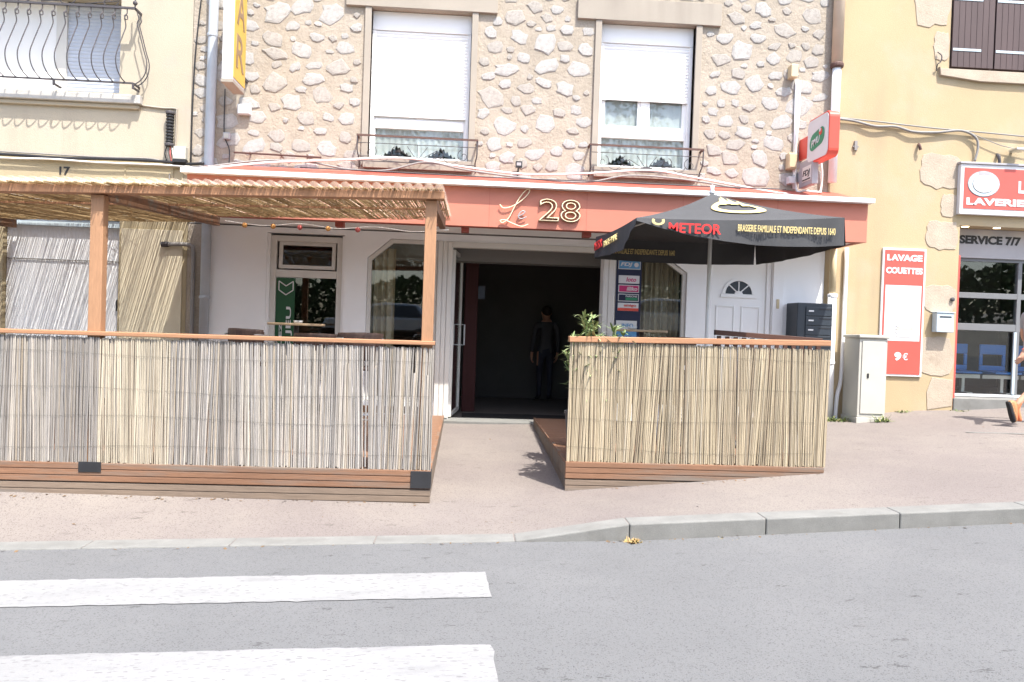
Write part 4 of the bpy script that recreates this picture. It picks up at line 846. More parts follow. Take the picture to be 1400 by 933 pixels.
# duvet washing panel, letterbox, cabinet, mailboxes
t = thing('poster_panel', 'tall red and white LAVAGE COUETTES panel on the yellow wall', 'sign')
bx('frame', 'signwhite', t, 5.80, 6.43, YF - .03, YF - .001, 1.06, 2.86, .004)
bx('upper_panel', 'signred', t, 5.83, 6.40, YF - .036, YF - .031, 2.34, 2.83, 0); bx('white_panel', 'signwhite', t, 5.855, 6.375, YF - .036, YF - .031, 1.56, 2.339, 0)
bx('lower_panel', 'signred', t, 5.83, 6.40, YF - .0362, YF - .031, 1.09, 1.559, 0)
for ga, gb in ((5.83, 5.854), (6.376, 6.40)): bx('red_border', 'signred', t, ga, gb, YF - .036, YF - .031, 1.56, 2.339, 0)
text('lettering', 'LAVAGE', 'signwhite', t, 5.86, 6.37, 2.68, 2.77, YF - .038, bold=.05, depth=.002); text('lettering', 'COUETTES', 'signwhite', t, 5.85, 6.38, 2.50, 2.59, YF - .038, bold=.05, depth=.002)
text('lettering', '9', 'signwhite', t, 6.02, 6.12, 1.28, 1.40, YF - .038, bold=.06, depth=.002); text('lettering', '€', 'signwhite', t, 6.14, 6.215, 1.29, 1.39, YF - .038, bold=.01, depth=.002)
for k in range(4): MB().prism([(6.15 + .13 * math.cos(a), 1.64 + .045 * k + .03 * math.sin(a)) for a in np.linspace(0, 2 * math.pi, 14, endpoint=False)], 'y', YF - .041 - .001 * k, YF - .0365).build('duvet_print', ['alu', 'signwhite', 'cabinet', 'signwhite'][k], t, fix=True)
t = thing('letterbox', 'grey-blue metal letterbox on the yellow wall by the laundrette door', 'letterbox')
bx('box_body', 'letterbox', t, 6.56, 6.81, YF - .13, YF - .013, 1.70, 1.97, .008); bx('slot', 'black', t, 6.60, 6.77, YF - .1325, YF - .1305, 1.905, 1.925, 0); bx('lid', 'letterbox', t, 6.55, 6.82, YF - .14, YF - .013, 1.971, 1.985, .003)
t = thing('door_bell', 'small dark bell push on the quoin above the letterbox', 'bell'); MB().lathe([(.03, 0), (.03, .02), (.015, .03)], (0, 0, 0), 12).build('button', 'iron', t).matrix_local = Matrix.Translation((6.84, YF - .015, 2.17)) @ Matrix.Rotation(R(90), 4, 'X')
t = thing('electric_cabinet', 'ivory street cabinet standing against the yellow wall', 'cabinet')
bx('cabinet_body', 'cabinet', t, 5.25, 5.635, 10.20, 10.62, .52, 1.58, .008); bx('plinth', 'cabinet', t, 5.24, 5.645, 10.19, 10.63, .38, .519, .006); bx('lid', 'cabinet', t, 5.23, 5.655, 10.17, 10.64, 1.581, 1.625, .012)
bx('cabinet_door', 'cabinet', t, 5.285, 5.605, 10.187, 10.199, .57, 1.54, .004); bx('lock', 'black', t, 5.36, 5.385, 10.178, 10.186, 1.05, 1.11, .002)
t = thing('mailbox_block', 'block of anthracite mailboxes on the white wall beside the house door', 'mailboxes')
bx('case', 'anthr', t, 4.46, 4.95, 10.38, YF - .002, 1.28, 2.03, .01)
for k in range(5):
    z_ = 1.345 + k * .128; bx('mailbox_door', 'anthr', t, 4.575, 4.935, 10.365, 10.3795, z_, z_ + .118, .003); bx('name_plate', 'signwhite', t, 4.61, 4.68, 10.361, 10.3645, z_ + .055, z_ + .075, 0); bx('slot', 'black', t, 4.75, 4.92, 10.3612, 10.3648, z_ + .085, z_ + .097, 0)

# ------------------------------------------------------------------ terraces
def cane_fence(parent, x0, x1, y, z0, z1, m, seed, name='cane_screen', tilt=.012):
    rd = random.Random(seed); mb = MB(); x = x0; alt = MB()
    lean = 0; hi = z1
    while x < x1:
        r = rd.uniform(.0048, .0098); x += r * .88
        lean = lean * .96 + rd.gauss(0, tilt) * .55
        if rd.random() < .035: x += rd.uniform(.003, .012)
        top = z1 - abs(rd.gauss(0, .006)) - (rd.uniform(.02, .25) if rd.random() < .025 else 0); bot = z0 + abs(rd.gauss(0, .010)); k = 7; pts = []; b1 = rd.gauss(0, .0022); b2 = rd.gauss(0, .0015); yy = y + rd.gauss(0, .0025)
        for i in range(k):
            t_ = i / (k - 1); pts.append((x + lean * (t_ - .5) + b1 * math.sin(t_ * math.pi) + b2 * math.sin(t_ * 2 * math.pi), yy + rd.gauss(0, .0015), bot + (top - bot) * t_))
        tgt = alt if (m == 'canegrey' and -2.98 < x < -2.42) else mb
        tgt.tube(pts, [r * rd.uniform(.88, 1.06) for _ in range(k)], 5, cap=False)
        x += r * .88 + rd.uniform(.0, .0012)
    x = x0
    while x < x1:                                            # second row of canes behind, closing most gaps
        r = rd.uniform(.007, .011); x += r * .95; lean = rd.gauss(0, .006); g = rd.random() < .05
        if not g: mb.tube([(x - lean, y + .013, z0 + .01), (x, y + .013 + rd.gauss(0, .002), (z0 + z1) / 2), (x + lean, y + .013, z1 - .012)], r, 4, cap=False)
        x += r * .95
    o = stuff(mb.build(name, m, parent, smooth=True))
    if alt.v: stuff(alt.build(name, 'canepale', parent, smooth=True))
    for k in range(4):
        zz = z0 + .14 + (z1 - z0 - .28) * k / 3 + rd.gauss(0, .02); pts = [(xx, y - .0105 + rd.gauss(0, .001), zz + .018 * math.sin(xx * 2.1 + k) + rd.gauss(0, .002)) for xx in np.arange(x0, x1, .12)]
        MB().tube(pts, .0009, 4).build('tie_wire', 'wire', parent)
    return o
def deck(label, x0, x1, y0, y1, z, gcat, side):
    t = thing('terrace_deck', label, 'deck', 'wooden terrace decks')
    y = y0 + .03; wb = .138
    xa = max(x0, -8)
    pm = MB().box(0, x1 - xa - .035, 0, wb, -.027, 0).mesh('deck_board', 'deck')
    while y + wb < y1:
        o = bpy.data.objects.new('deck_board', pm); COL.objects.link(o); o.parent = t; o.location = (xa + .018, y, z)
        b = o.modifiers.new('bevel', 'BEVEL'); b.width = .004; b.segments = 1
        y += wb + .006
    xs_ = np.linspace(x0, x1, 12)
    def skirt(name, za, zb, m, y_, th):                    # board along the front with three raised ribs
        mb = MB(); n = 3; h = (zb - za) / n
        mb.box(x0, x1, y_ + .006, y_ + th, za, zb)
        for k in range(n): mb.box(x0 + .001, x1 - .001, y_, y_ + .0055, za + k * h + .004, za + (k + 1) * h - .004)
        return mb.build(name, m, t, bevel=.002)
    skirt('front_board', z - .155, z - .001, 'deck', y0 - .03, .055); skirt('front_board', z - .325, z - .162, 'deckgrey', y0 - .026, .05)
    mb = MB(); sx = x1 if side == 'r' else x0
    a, b = (sx - .03, sx) if side == 'r' else (sx, sx + .03)
    for (za, zb, dd) in ((z - .155, z - .029, 0), (z - .325, z - .162, .004)):
        MB().box(a + (0 if side == 'r' else dd), b - (dd if side == 'r' else 0), y0 + .027, y1, za, zb).build('side_board', 'deckgrey', t, bevel=.003)
    MB().box(a, b, y0 + .026, y1, z - .028, z + .002).build('edge_board', 'deck', t, bevel=.003)
    MB().box(x0 + .05, x1 - .05, y0 + .1, y1 - .05, z - .4, z - .035).build('joist_frame', 'deckgrey', t)
    return t
Y1, Y2 = 6.62, 7.07
DL, DR = .335, .365
XA0, XA1, XB0, XB1 = -7.0, -.255, .94, 3.335
dl = deck('wooden deck under the reed-roofed terrace in front of the white wall', XA0, XA1, Y1, YF - .06, DL, '', 'r')
dr = deck('wooden deck under the black parasol beside the doorway', XB0, XB1, Y2, YF - .30, DR, '', 'l')
bx('corner_plate', 'bracket', dl, XA1 - .165, XA1 + .004, Y1 - .037, Y1 - .031, DL - .15, DL - .005, .002); bx('corner_plate', 'bracket', dl, XA1 + .001, XA1 + .005, Y1 - .03, Y1 + .10, DL - .15, DL - .005, .002)
bx('corner_plate', 'bracket', dl, -3.115, -2.935, Y1 - .037, Y1 - .031, DL - .075, DL + .01, .002)
fl = thing('cane_fence', 'weathered grey cane screen fence fronting the reed-roofed terrace', 'fence')
cane_fence(fl, XA0, XA1 - .005, Y1 - .010, DL - .012, 1.365, 'canegrey', 3)
MB().hexa([(XA0, Y1 - .035, 1.36), (XA1, Y1 - .035, 1.385), (XA1, Y1 + .09, 1.385), (XA0, Y1 + .09, 1.36), (XA0, Y1 - .035, 1.395), (XA1, Y1 - .035, 1.42), (XA1, Y1 + .09, 1.42), (XA0, Y1 + .09, 1.395)]).build('handrail', 'woodx', fl, bevel=.006)
for x in (XA0 + .05, -5, -4.0, -2.0, -1.1): bx('fence_post', 'wood', fl, x - .03, x + .03, Y1 + .061, Y1 + .12, DL, 1.36)
bx('fence_rail', 'woodx', fl, XA0, XA1 - .1, Y1 + .026, Y1 + .06, .80, .86)
fr2 = thing('cane_fence', 'yellowish cane screen fence in front of the black parasol', 'fence')
cane_fence(fr2, XB0 + .005, XB1 + .01, Y2 - .010, DR - .008, 1.455, 'caneyel', 9, tilt=.018)
MB().hexa([(XB0 - .005, Y2 - .035, 1.445), (XB1 + .02, Y2 - .035, 1.485), (XB1 + .02, Y2 + .08, 1.485), (XB0 - .005, Y2 + .08, 1.445), (XB0 - .005, Y2 - .035, 1.497), (XB1 + .02, Y2 - .035, 1.537), (XB1 + .02, Y2 + .08, 1.537), (XB0 - .005, Y2 + .08, 1.497)]).build('handrail', 'woodx', fr2, bevel=.006)
for x in (XB0 + .10, 2.1, XB1 - .08): bx('fence_post', 'wood', fr2, x - .03, x + .03, Y2 + .061, Y2 + .12, DR, 1.44)
bx('fence_rail', 'woodx', fr2, XB0 + .12, XB1 - .1, Y2 + .026, Y2 + .06, .90, .96)
# pergola
pg = thing('pergola', 'pine pergola with reed and corrugated plastic roof over the terrace', 'pergola')
def zbeam(x): return 2.575 + .026 * (x + 3.79)
def roofz(x, y): return zbeam(x) + .012 + (y - 6.6) * .058
for xa, xb in ((-3.09, -2.985), (-.37, -.275)):
    MB().box(xa, xb, Y1 + .005, Y1 + .10, DL, zbeam(xa) - .066).build('post', 'wood', pg, bevel=.006)
MB().box(-6.2, -6.1, Y1 + .005, Y1 + .10, DL, zbeam(-6.2) - .066).build('post', 'wood', pg, bevel=.006)
xL, xR = -7.0, -.215
def slab(name, m, xa, xb, ya, yb_, dz0, dz1, bevel=.004):
    MB().hexa([(xa, ya, roofz(xa, ya) + dz0), (xb, ya, roofz(xb, ya) + dz0), (xb, yb_, roofz(xb, yb_) + dz0), (xa, yb_, roofz(xa, yb_) + dz0), (xa, ya, roofz(xa, ya) + dz1), (xb, ya, roofz(xb, ya) + dz1), (xb, yb_, roofz(xb, yb_) + dz1), (xa, yb_, roofz(xa, yb_) + dz1)]).build(name, m, pg, bevel=bevel)
slab('front_beam', 'woodx', xL, xR + .0, 6.56, 6.73, -.075, -.012)
for x in (-.36, -3.07, -6.0): slab('rafter', 'deck', x, x + .07, 6.731, 9.70 if x > -3.4 else YF - .03, -.12, -.014)
slab('purlin', 'woodx', xL, xR - .03, 8.05, 8.08, -.035, -.0145, .002)
rd = random.Random(12); mb = MB(); x = xL
while x < xR - .01:
    r = rd.uniform(.0032, .0062); x += r + .0005
    ye = 9.72 if x > -3.46 else YF - .004
    w1 = rd.gauss(0, .003); w2 = rd.gauss(0, .006); zz = rd.uniform(-.004, .008); ys = np.linspace(6.51 + rd.uniform(-.035, .03), ye, 6)
    pts = [(x + w1 * math.sin(k * 1.3) + w2 * k / 5, y, roofz(x, y) + zz - .002) for k, y in enumerate(ys)]
    mb.tube(pts, r, 4, cap=True); x += r * .9 + (rd.uniform(.002, .009) if rd.random() < .42 else 0)
for _ in range(1500):                                     # loose straws hanging across the underside
    x = rd.uniform(xL, xR - .02); ye = 9.7 if x > -3.46 else YF - .05; y = rd.uniform(6.7, ye - .1); an = rd.gauss(0, .30); ln = rd.uniform(.2, .7)
    x2 = min(xR - .01, x + ln * math.sin(an)); y2 = min(ye, y + ln * math.cos(an)); mb.tube([(x, y, roofz(x, y) - .009), ((x + x2) / 2, (y + y2) / 2, roofz(x, y) - rd.uniform(.010, .016)), (x2, y2, roofz(x2, y2) - .009)], rd.uniform(.0014, .0028), 3)
stuff(mb.build('reed_roof', 'reed', pg))
mb = MB(); pitch = .0855; n = int((xR - xL) / pitch * 12); ys = [6.52, 8.2, 9.72]; vs = []
for i in range(n + 1):
    x = xL + (xR - xL) * i / n
    for y in ys: vs.append((x, y, roofz(x, y) + +.008 + .042 * abs(math.cos(math.pi * x / pitch)) ** .6))
mb.add(vs, [(i * 3 + j, i * 3 + 3 + j, i * 3 + 4 + j, i * 3 + 1 + j) for i in range(n) for j in range(2)]).build('corrugated_sheet', 'sheet', pg, smooth=True)
mb = MB()                                                 # hollow reed ends bunched along the front edge under the plastic waves
# lights on a cord under the canopy
sl_ = thing('string_lights', 'string of small orange and pink lanterns under the canopy edge', 'string lights')
MB().tube(smoothpts([(-2.95 + k * .45, 9.74, 2.715 + .02 * math.cos(k * 3.14)) for k in range(7)], 5), .005, 5).build('cord', 'cablewhite', sl_)
for k, (x, c) in enumerate([(-2.72, 'bulbo'), (-2.38, 'bulbo'), (-2.06, 'bulbp'), (-1.72, 'bulbo'), (-1.36, 'bulbp')]):
    MB().ball((x, 9.74, 2.69), .032, 10, 8).build('lantern', c, sl_, smooth=True)

# parasol
um = thing('parasol', 'black square beer parasol with METEOR lettering on its valance', 'parasol')
UX0, UX1, UY0, UY1, UZ, UA = 1.56, 3.56, 7.30, 9.62, 2.71, 3.09
ucx, ucy = 2.63, 8.46
cor = [Vector((UX0, UY0, UZ - .085)), Vector((UX1, UY0, UZ)), Vector((UX1, UY1, UZ)), Vector((UX0, UY1, UZ))]; apex = Vector((ucx, ucy, UA))
mb = MB(); N = 12
for k in range(4):
    a, b = cor[k], cor[(k + 1) % 4]; idx = {}
    vs = []; fs = []
    for i in range(N + 1):
        for j in range(N + 1):
            u = i / N; v = j / N; e_ = a.lerp(b, u); p = apex.lerp(e_, v)
            sag = -.10 * v * (1 - v) * 4 * .35 - .05 * (v ** 2) * 4 * u * (1 - u) * .5
            vs.append(p + Vector((0, 0, sag)))
    q = N + 1; fs = [(i * q + j, i * q + j + 1, (i + 1) * q + j + 1, (i + 1) * q + j) for i in range(N) for j in range(N)]
    mb.add(vs, fs)
can = mb.build('canopy', 'umb', um, smooth=True)
def uedge(a, b, u): p = a.lerp(b, u); return p + Vector((0, 0, -.05 * 4 * u * (1 - u) * .5))
def vdrop(k, u):
    if k == 0: return .03 + .235 * (1 - max(0, 1 - u / .9) ** 2)        # front: lifted towards its left corner
    if k == 3: return .25 - .17 * max(0, 1 - (1 - u) / .30) ** 1.2   # left side, lifted where it meets the front
    return .265
for k in range(4):
    a, b = cor[k], cor[(k + 1) % 4]; n = 40; vs = []; out = ((b - a).cross(Vector((0, 0, 1)))).normalized()
    for i in range(n + 1):
        u = i / n; p = uedge(a, b, u); dp_ = vdrop(k, u); wv = .012 * math.sin(u * 19 + k) + .008 * math.sin(u * 41)
        for j in range(4):
            t_ = j / 3; vs.append(p + out * (wv * t_ + .01 * t_) + Vector((0, 0, -dp_ * t_)))
    MB().add(vs, [(i * 4 + j, i * 4 + 4 + j, i * 4 + 5 + j, i * 4 + 1 + j) for i in range(n) for j in range(3)]).build('valance', 'umb', um, smooth=True)
MB().tube([(ucx, ucy, DR + .05), (ucx, ucy, UA + .01)], .021, 12).build('pole', 'pole', um, smooth=True)
MB().lathe([(.03, 0), (.035, .01), (.02, .05), (.024, .09), (.0, .10)], (ucx, ucy, UA), 12).build('finial', 'signwhite', um, smooth=True)
for c in cor: MB().tube([apex + Vector((0, 0, -.06)), c.lerp(apex, .05) + Vector((0, 0, -.035))], .010, 6).build('rib', 'pole', um)
MB().box(ucx - .35, ucx + .35, ucy - .35, ucy + .35, DR + .003, DR + .06).build('base', 'pot', um, bevel=.02)
fw = lambda u, v, d: (u, UY0 - .032 - d + .0, v)
text('lettering', 'BRASSERIE FAMILIALE ET INDEPENDANTE DEPUIS 1640', 'umbtext', um, 2.52, 3.46, 2.535, 2.60, 0, bold=.008, depth=.002, frame=fw)
text('lettering', 'METEOR', 'umbred', um, 1.86, 2.36, 2.495, 2.59, 0, bold=.02, depth=.002, frame=fw, clip=((1.86, UY0, 2.535), Vector((-.28, 0, -1)).normalized()))
mb = MB(); n = 14
vs = [(1.76 + r_ * math.cos(t_), UY0 - .034, 2.60 + r_ * math.sin(t_) * .65) for t_ in np.linspace(R(150), R(390), n) for r_ in (.035, .062)]
mb.add(vs, [(2 * i, 2 * i + 2, 2 * i + 3, 2 * i + 1) for i in range(n - 1)]).build('emblem', 'umbtext', um)
def pan(u, v, d=.014):                                       # point on the front slope: u along the edge, v from apex to edge
    p = apex.lerp(cor[0].lerp(cor[1], u), v); p = p + Vector((0, 0, -.035 * 4 * v * (1 - v) - .05 * v * v * 4 * u * (1 - u) * .5)); nn = (cor[1] - cor[0]).cross(apex - cor[0]).normalized(); return p + nn * d
cu_, cv_ = .60, .47
mb = MB(); n = 26; ring = []
for i in range(n):
    t_ = 2 * math.pi * i / n
    ring.append((pan(cu_ + .25 * math.cos(t_) / 1.0, cv_ + .23 * math.sin(t_) + .02), pan(cu_ + .19 * math.cos(t_) + .01, cv_ + .14 * math.sin(t_) + .015)))
fl_ = []; vs = []
for i in range(n): vs += [ring[i][0], ring[i][1]]
mb.add(vs, [(2 * i, (2 * i + 2) % (2 * n), (2 * i + 3) % (2 * n), 2 * i + 1) for i in range(n)])
for (u0, v0, u1, v1, wd) in ((.50, .40, .58, .17, .05), (.58, .38, .68, .13, .05), (.66, .40, .76, .19, .05), (.74, .46, .83, .27, .04)):
    mb.add([pan(u0 - wd, v0, .017), pan(u0 + wd, v0, .017), pan(u1, v1, .017)], [(0, 1, 2)])
mb.build('emblem', 'umbtext', um)
fl2 = lambda u, v, d: (UX0 - .034 - d, u, v)
text('lettering', 'METEOR', 'umbred', um, -9.5, -8.95, 2.52, 2.62, 0, bold=.02, depth=.002, frame=lambda u, v, d: (UX0 - .036 - d, -u, v))
text('lettering', 'BRASSERIE FAMILIALE', 'umbtext', um, -8.85, -8.05, 2.50, 2.57, 0, bold=.008, depth=.002, frame=lambda u, v, d: (UX0 - .036 - d, -u, v))
text('lettering', 'BRASSERIE FAMILIALE ET INDEPENDANTE DEPUIS 1640', 'umbtext', um, 1.62, 2.55, 2.515, 2.58, UY1 - .006, bold=.008, depth=.002)

# tall tables and bar chairs on the decks
def table(label, x, y, z, top, r=.32):
    t = thing('bar_table', label, 'table', 'tall tables on the terrace')
    MB().lathe([(r - .004, 0), (r, .006), (r, .020), (r - .006, .026)], (x, y, top - .026), 28).build('table_top', 'tabletop', t)
    MB().tube([(x, y, z + .02), (x, y, top - .027)], .03, 12).build('pedestal', 'iron', t); MB().lathe([(.22, 0), (.22, .012), (.05, .03)], (x, y, z + .002), 20).build('foot', 'iron', t)
def ashtray(label, x, y, z):
    t = thing('ashtray', label, 'ashtray'); MB().lathe([(.045, 0), (.055, .03), (.048, .03), (.04, .01)], (x, y, z + .001), 16).build('bowl', 'signwhite', t, smooth=True)
table('tall round pale table under the reed roof', -1.93, 9.1, DL, 1.525); ashtray('white ashtray on the tall table under the reed roof', -1.90, 9.05, 1.525)
table('tall round pale table under the black parasol', 2.03, 9.0, DR, 1.585, .30); ashtray('small white ashtray on the tall table under the parasol', 1.90, 8.9, 1.585)
def chair(label, x, y, z, rz, hb=1.11):
    t = empty('bar_chair', (x, y, z)); t.rotation_euler = (0, 0, R(rz)); tag(t, label, 'chair', 'rattan bar chairs on the terrace')
    MB().box(-.2, .2, -.2, .2, .74, .775).build('seat', 'rattan', t, bevel=.015)
    n = 12; vs = []                                          # curved backrest, woven
    for i in range(n + 1):
        a = R(200 + 140 * i / n); 
        for zz, rr in ((.84, .215), (.97, .225), (hb - .02, .235), (hb, .23)): vs.append((rr * math.cos(a), -rr * math.sin(a) * .95 - .02, zz - .02 * abs(i - n / 2) / n * (zz > 1)))
    o = MB().add(vs, [(i * 4 + j, i * 4 + 4 + j, i * 4 + 5 + j, i * 4 + 1 + j) for i in range(n) for j in range(3)]).build('backrest', 'rattan', t, smooth=True)
    md = o.modifiers.new('solid', 'SOLIDIFY'); md.thickness = .016
    for k in range(5): MB().tube([(.245 * math.cos(R(200 + 35 * k)), -.245 * math.sin(R(200 + 35 * k)) * .95 - .02, .80), (.245 * math.cos(R(200 + 35 * k)), -.245 * math.sin(R(200 + 35 * k)) * .95 - .02, hb - .03)], .007, 6).build('back_rod', 'rattan', t)
    for sx in (-1, 1):
        for sy in (-1, 1): MB().tube([(sx * .19, sy * .19, .74), (sx * .23, sy * .23, 0.003)], .012, 8).build('leg', 'chrome', t)
        MB().tube(smoothpts([(sx * .20, .16, hb - .06), (sx * .245, .02, hb - .07), (sx * .24, -.12, hb - .14), (sx * .21, -.19, .76)], 5), .009, 6).build('arm', 'chrome', t)
    MB().tube([(-.215, -.215, .25), (.215, -.215, .25), (.215, .215, .25), (-.215, .215, .25), (-.215, -.215, .25)], .009, 6).build('foot_ring', 'chrome', t)
chair('brown rattan bar chair by the window with the green sticker', -2.22, 8.30, DL, 150, 1.12)
chair('brown rattan bar chair in front of the left shop window', -1.08, 8.1, DL, 200, 1.12)
chair('brown rattan bar chair beside the table with the ashtray, under the reed roof', -1.55, 8.35, DL, 185, 1.095)
chair('brown rattan bar chair under the parasol by the right shop window', 2.35, 8.75, DR, 180, 1.15)
# dark sloping slatted screen at the far side of the right deck
t = thing('slatted_screen', 'dark brown slatted wooden screen with sloping top before the house door', 'screen')
xa, xb, ys_ = 2.98, 4.30, 9.25
MB().hexa([(xa, ys_, 1.555), (xb, ys_, 1.495), (xb, ys_ + .06, 1.495), (xa, ys_ + .06, 1.555), (xa, ys_, 1.615), (xb, ys_, 1.555), (xb, ys_ + .06, 1.555), (xa, ys_ + .06, 1.615)]).build('top_rail', 'darkwood', t, bevel=.004)
for i in range(13):
    x = xa + .03 + i * .102; bx('slat', 'darkwood', t, x, x + .05, ys_ + .015, ys_ + .04, .42, 1.548 - .045 * (x - xa), .003)
bx('bottom_rail', 'darkwood', t, xa, xb, ys_ + .0, ys_ + .014, .5, .57)
for x in (xa - .001, xb - .05): bx('post', 'darkwood', t, x, x + .05, ys_ + .041, ys_ + .09, .30, 1.49)

# plants
def blade(mb, p, d, ln, wd, bend):
    d = d.normalized(); s = d.cross(Vector((0, 0, 1))); s = s.normalized() if s.length > .01 else Vector((1, 0, 0)); vs = []
    for i in range(5):
        t_ = i / 4; c = p + d * ln * t_ + Vector((0, 0, -bend * ln * t_ * t_)); ww = wd * (math.sin(math.pi * (.12 + .88 * t_) ** .8) if t_ < 1 else .02); vs += [c - s * ww, c + s * ww]
    mb.add(vs, [(2 * i, 2 * i + 1, 2 * i + 3, 2 * i + 2) for i in range(4)])
def shrub(label, x, y, z, pot_r, pot_h, stems, hgt, seed, ll=.15, spread=.16, dirx=0, dirz=0):
    t = thing('potted_plant', label, 'plant'); rd = random.Random(seed)
    MB().lathe([(pot_r * .75, 0), (pot_r, pot_h), (pot_r * 1.06, pot_h), (pot_r * 1.06, pot_h - .03), (pot_r * .9, pot_h - .03)], (x, y, z + .003), 18).build('pot', 'pot', t)
    MB().lathe([(pot_r * .92, 0), (.01, .01)], (x, y, z + pot_h - .04), 12).build('soil', 'bark', t)
    lm = MB(); sm = MB()
    for k in range(stems):
        a = rd.uniform(0, 6.28); sp = rd.uniform(.3, 1) * spread; h = hgt * rd.uniform(.72, 1.05)
        p0 = Vector((x, y, z + pot_h - .04)); p1 = Vector((x + sp * math.cos(a) + dirx, y + sp * math.sin(a) * .8, z + pot_h + h)); mid = p0.lerp(p1, .5) + Vector((rd.gauss(0, .03), rd.gauss(0, .03), .05))
        pts = smoothpts([p0, mid, p1], 5); sm.tube(pts, [.007 - .0004 * i for i in range(len(pts))], 5)
        for q in range(34):
            f_ = rd.uniform(.35, 1.0); p = pts[min(len(pts) - 1, int(f_ * (len(pts) - 1)))]; an = rd.uniform(0, 6.28)
            blade(lm, p, Vector((math.cos(an), math.sin(an), rd.uniform(.2, 1.3))), ll * rd.uniform(.6, 1.15), .0115 * rd.uniform(.8, 1.3), rd.uniform(.1, .7))
    sm.build('stem', 'weed', t); stuff(lm.build('foliage', 'leaf', t))
shrub('narrow-leaved oleander rising above the corner of the yellowish cane fence', 1.24, 7.24, DR, .13, .34, 15, .98, 4, .20, .32)
shrub('darker potted oleander standing by the edge of the deck at the doorway', 1.17, 8.0, DR, .13, .36, 7, .80, 8, .16, .13, -.03)
def weeds(label, x, y, n, r, h, m, seed, z=None):
    rd = random.Random(seed); mb = MB(); z = zpave(x, y) if z is None else z
    for k in range(n):
        a = rd.uniform(0, 6.28); q = r * rd.random() ** .6; p = Vector((x + q * math.cos(a), y + q * math.sin(a) * .6, z - .01)); an = rd.uniform(0, 6.28)
        blade(mb, p, Vector((math.cos(an) * .8, math.sin(an) * .8, rd.uniform(.4, 1.4))), h * rd.uniform(.4, 1.1), .006 * rd.uniform(.7, 1.6), rd.uniform(.1, .8))
    tag(mb.build('weed_clump', m), label, 'weeds')
weeds('dry brown weed tuft at the joint of the kerb', 1.24, YK - .04, 120, .055, .07, 'dryweed', 1, zr(1.24))
weeds('sparse dry weeds along the kerb foot', 1.95, YK - .03, 26, .12, .04, 'dryweed', 2, zr(1.95))
weeds('leafy weeds at the foot of the white downpipe', 5.10, 10.42, 150, .17, .16, 'weed', 3)
weeds('green weeds in front of the ivory cabinet', 5.56, 10.12, 90, .10, .17, 'weed', 4)
weeds('small green tuft at the base of the yellow wall under the red panel', 6.17, 10.66, 80, .13, .07, 'weed', 5)
weeds('green tuft in front of the laundrette step', 6.98, 10.66, 70, .14, .06, 'weed', 6)
tag(bx('door_mat', 'mat', None, -.02, 1.55, YF + .26, YF + .95, .256, .272, .004), 'black mat on the floor just inside the open doorway', 'mat')
t = thing('bar_counter', 'dark bar counter at the back of the dim room', 'counter'); bx('counter_top', 'darkwood', t, -2.9, -.7, 13.4, 14.0, 1.30, 1.35); bx('counter_front', 'darkwood', t, -2.85, -.75, 13.5, 13.9, .257, 1.299)
for x in (-.13, .22): tag(bx('wall_poster', 'dimpaper', None, x - .05, x + .05, 11.96, 11.97, 1.98, 2.18, .001), ['small pale notice on the red column edge', 'small pale notice beside the red column'][x > 0], 'poster')

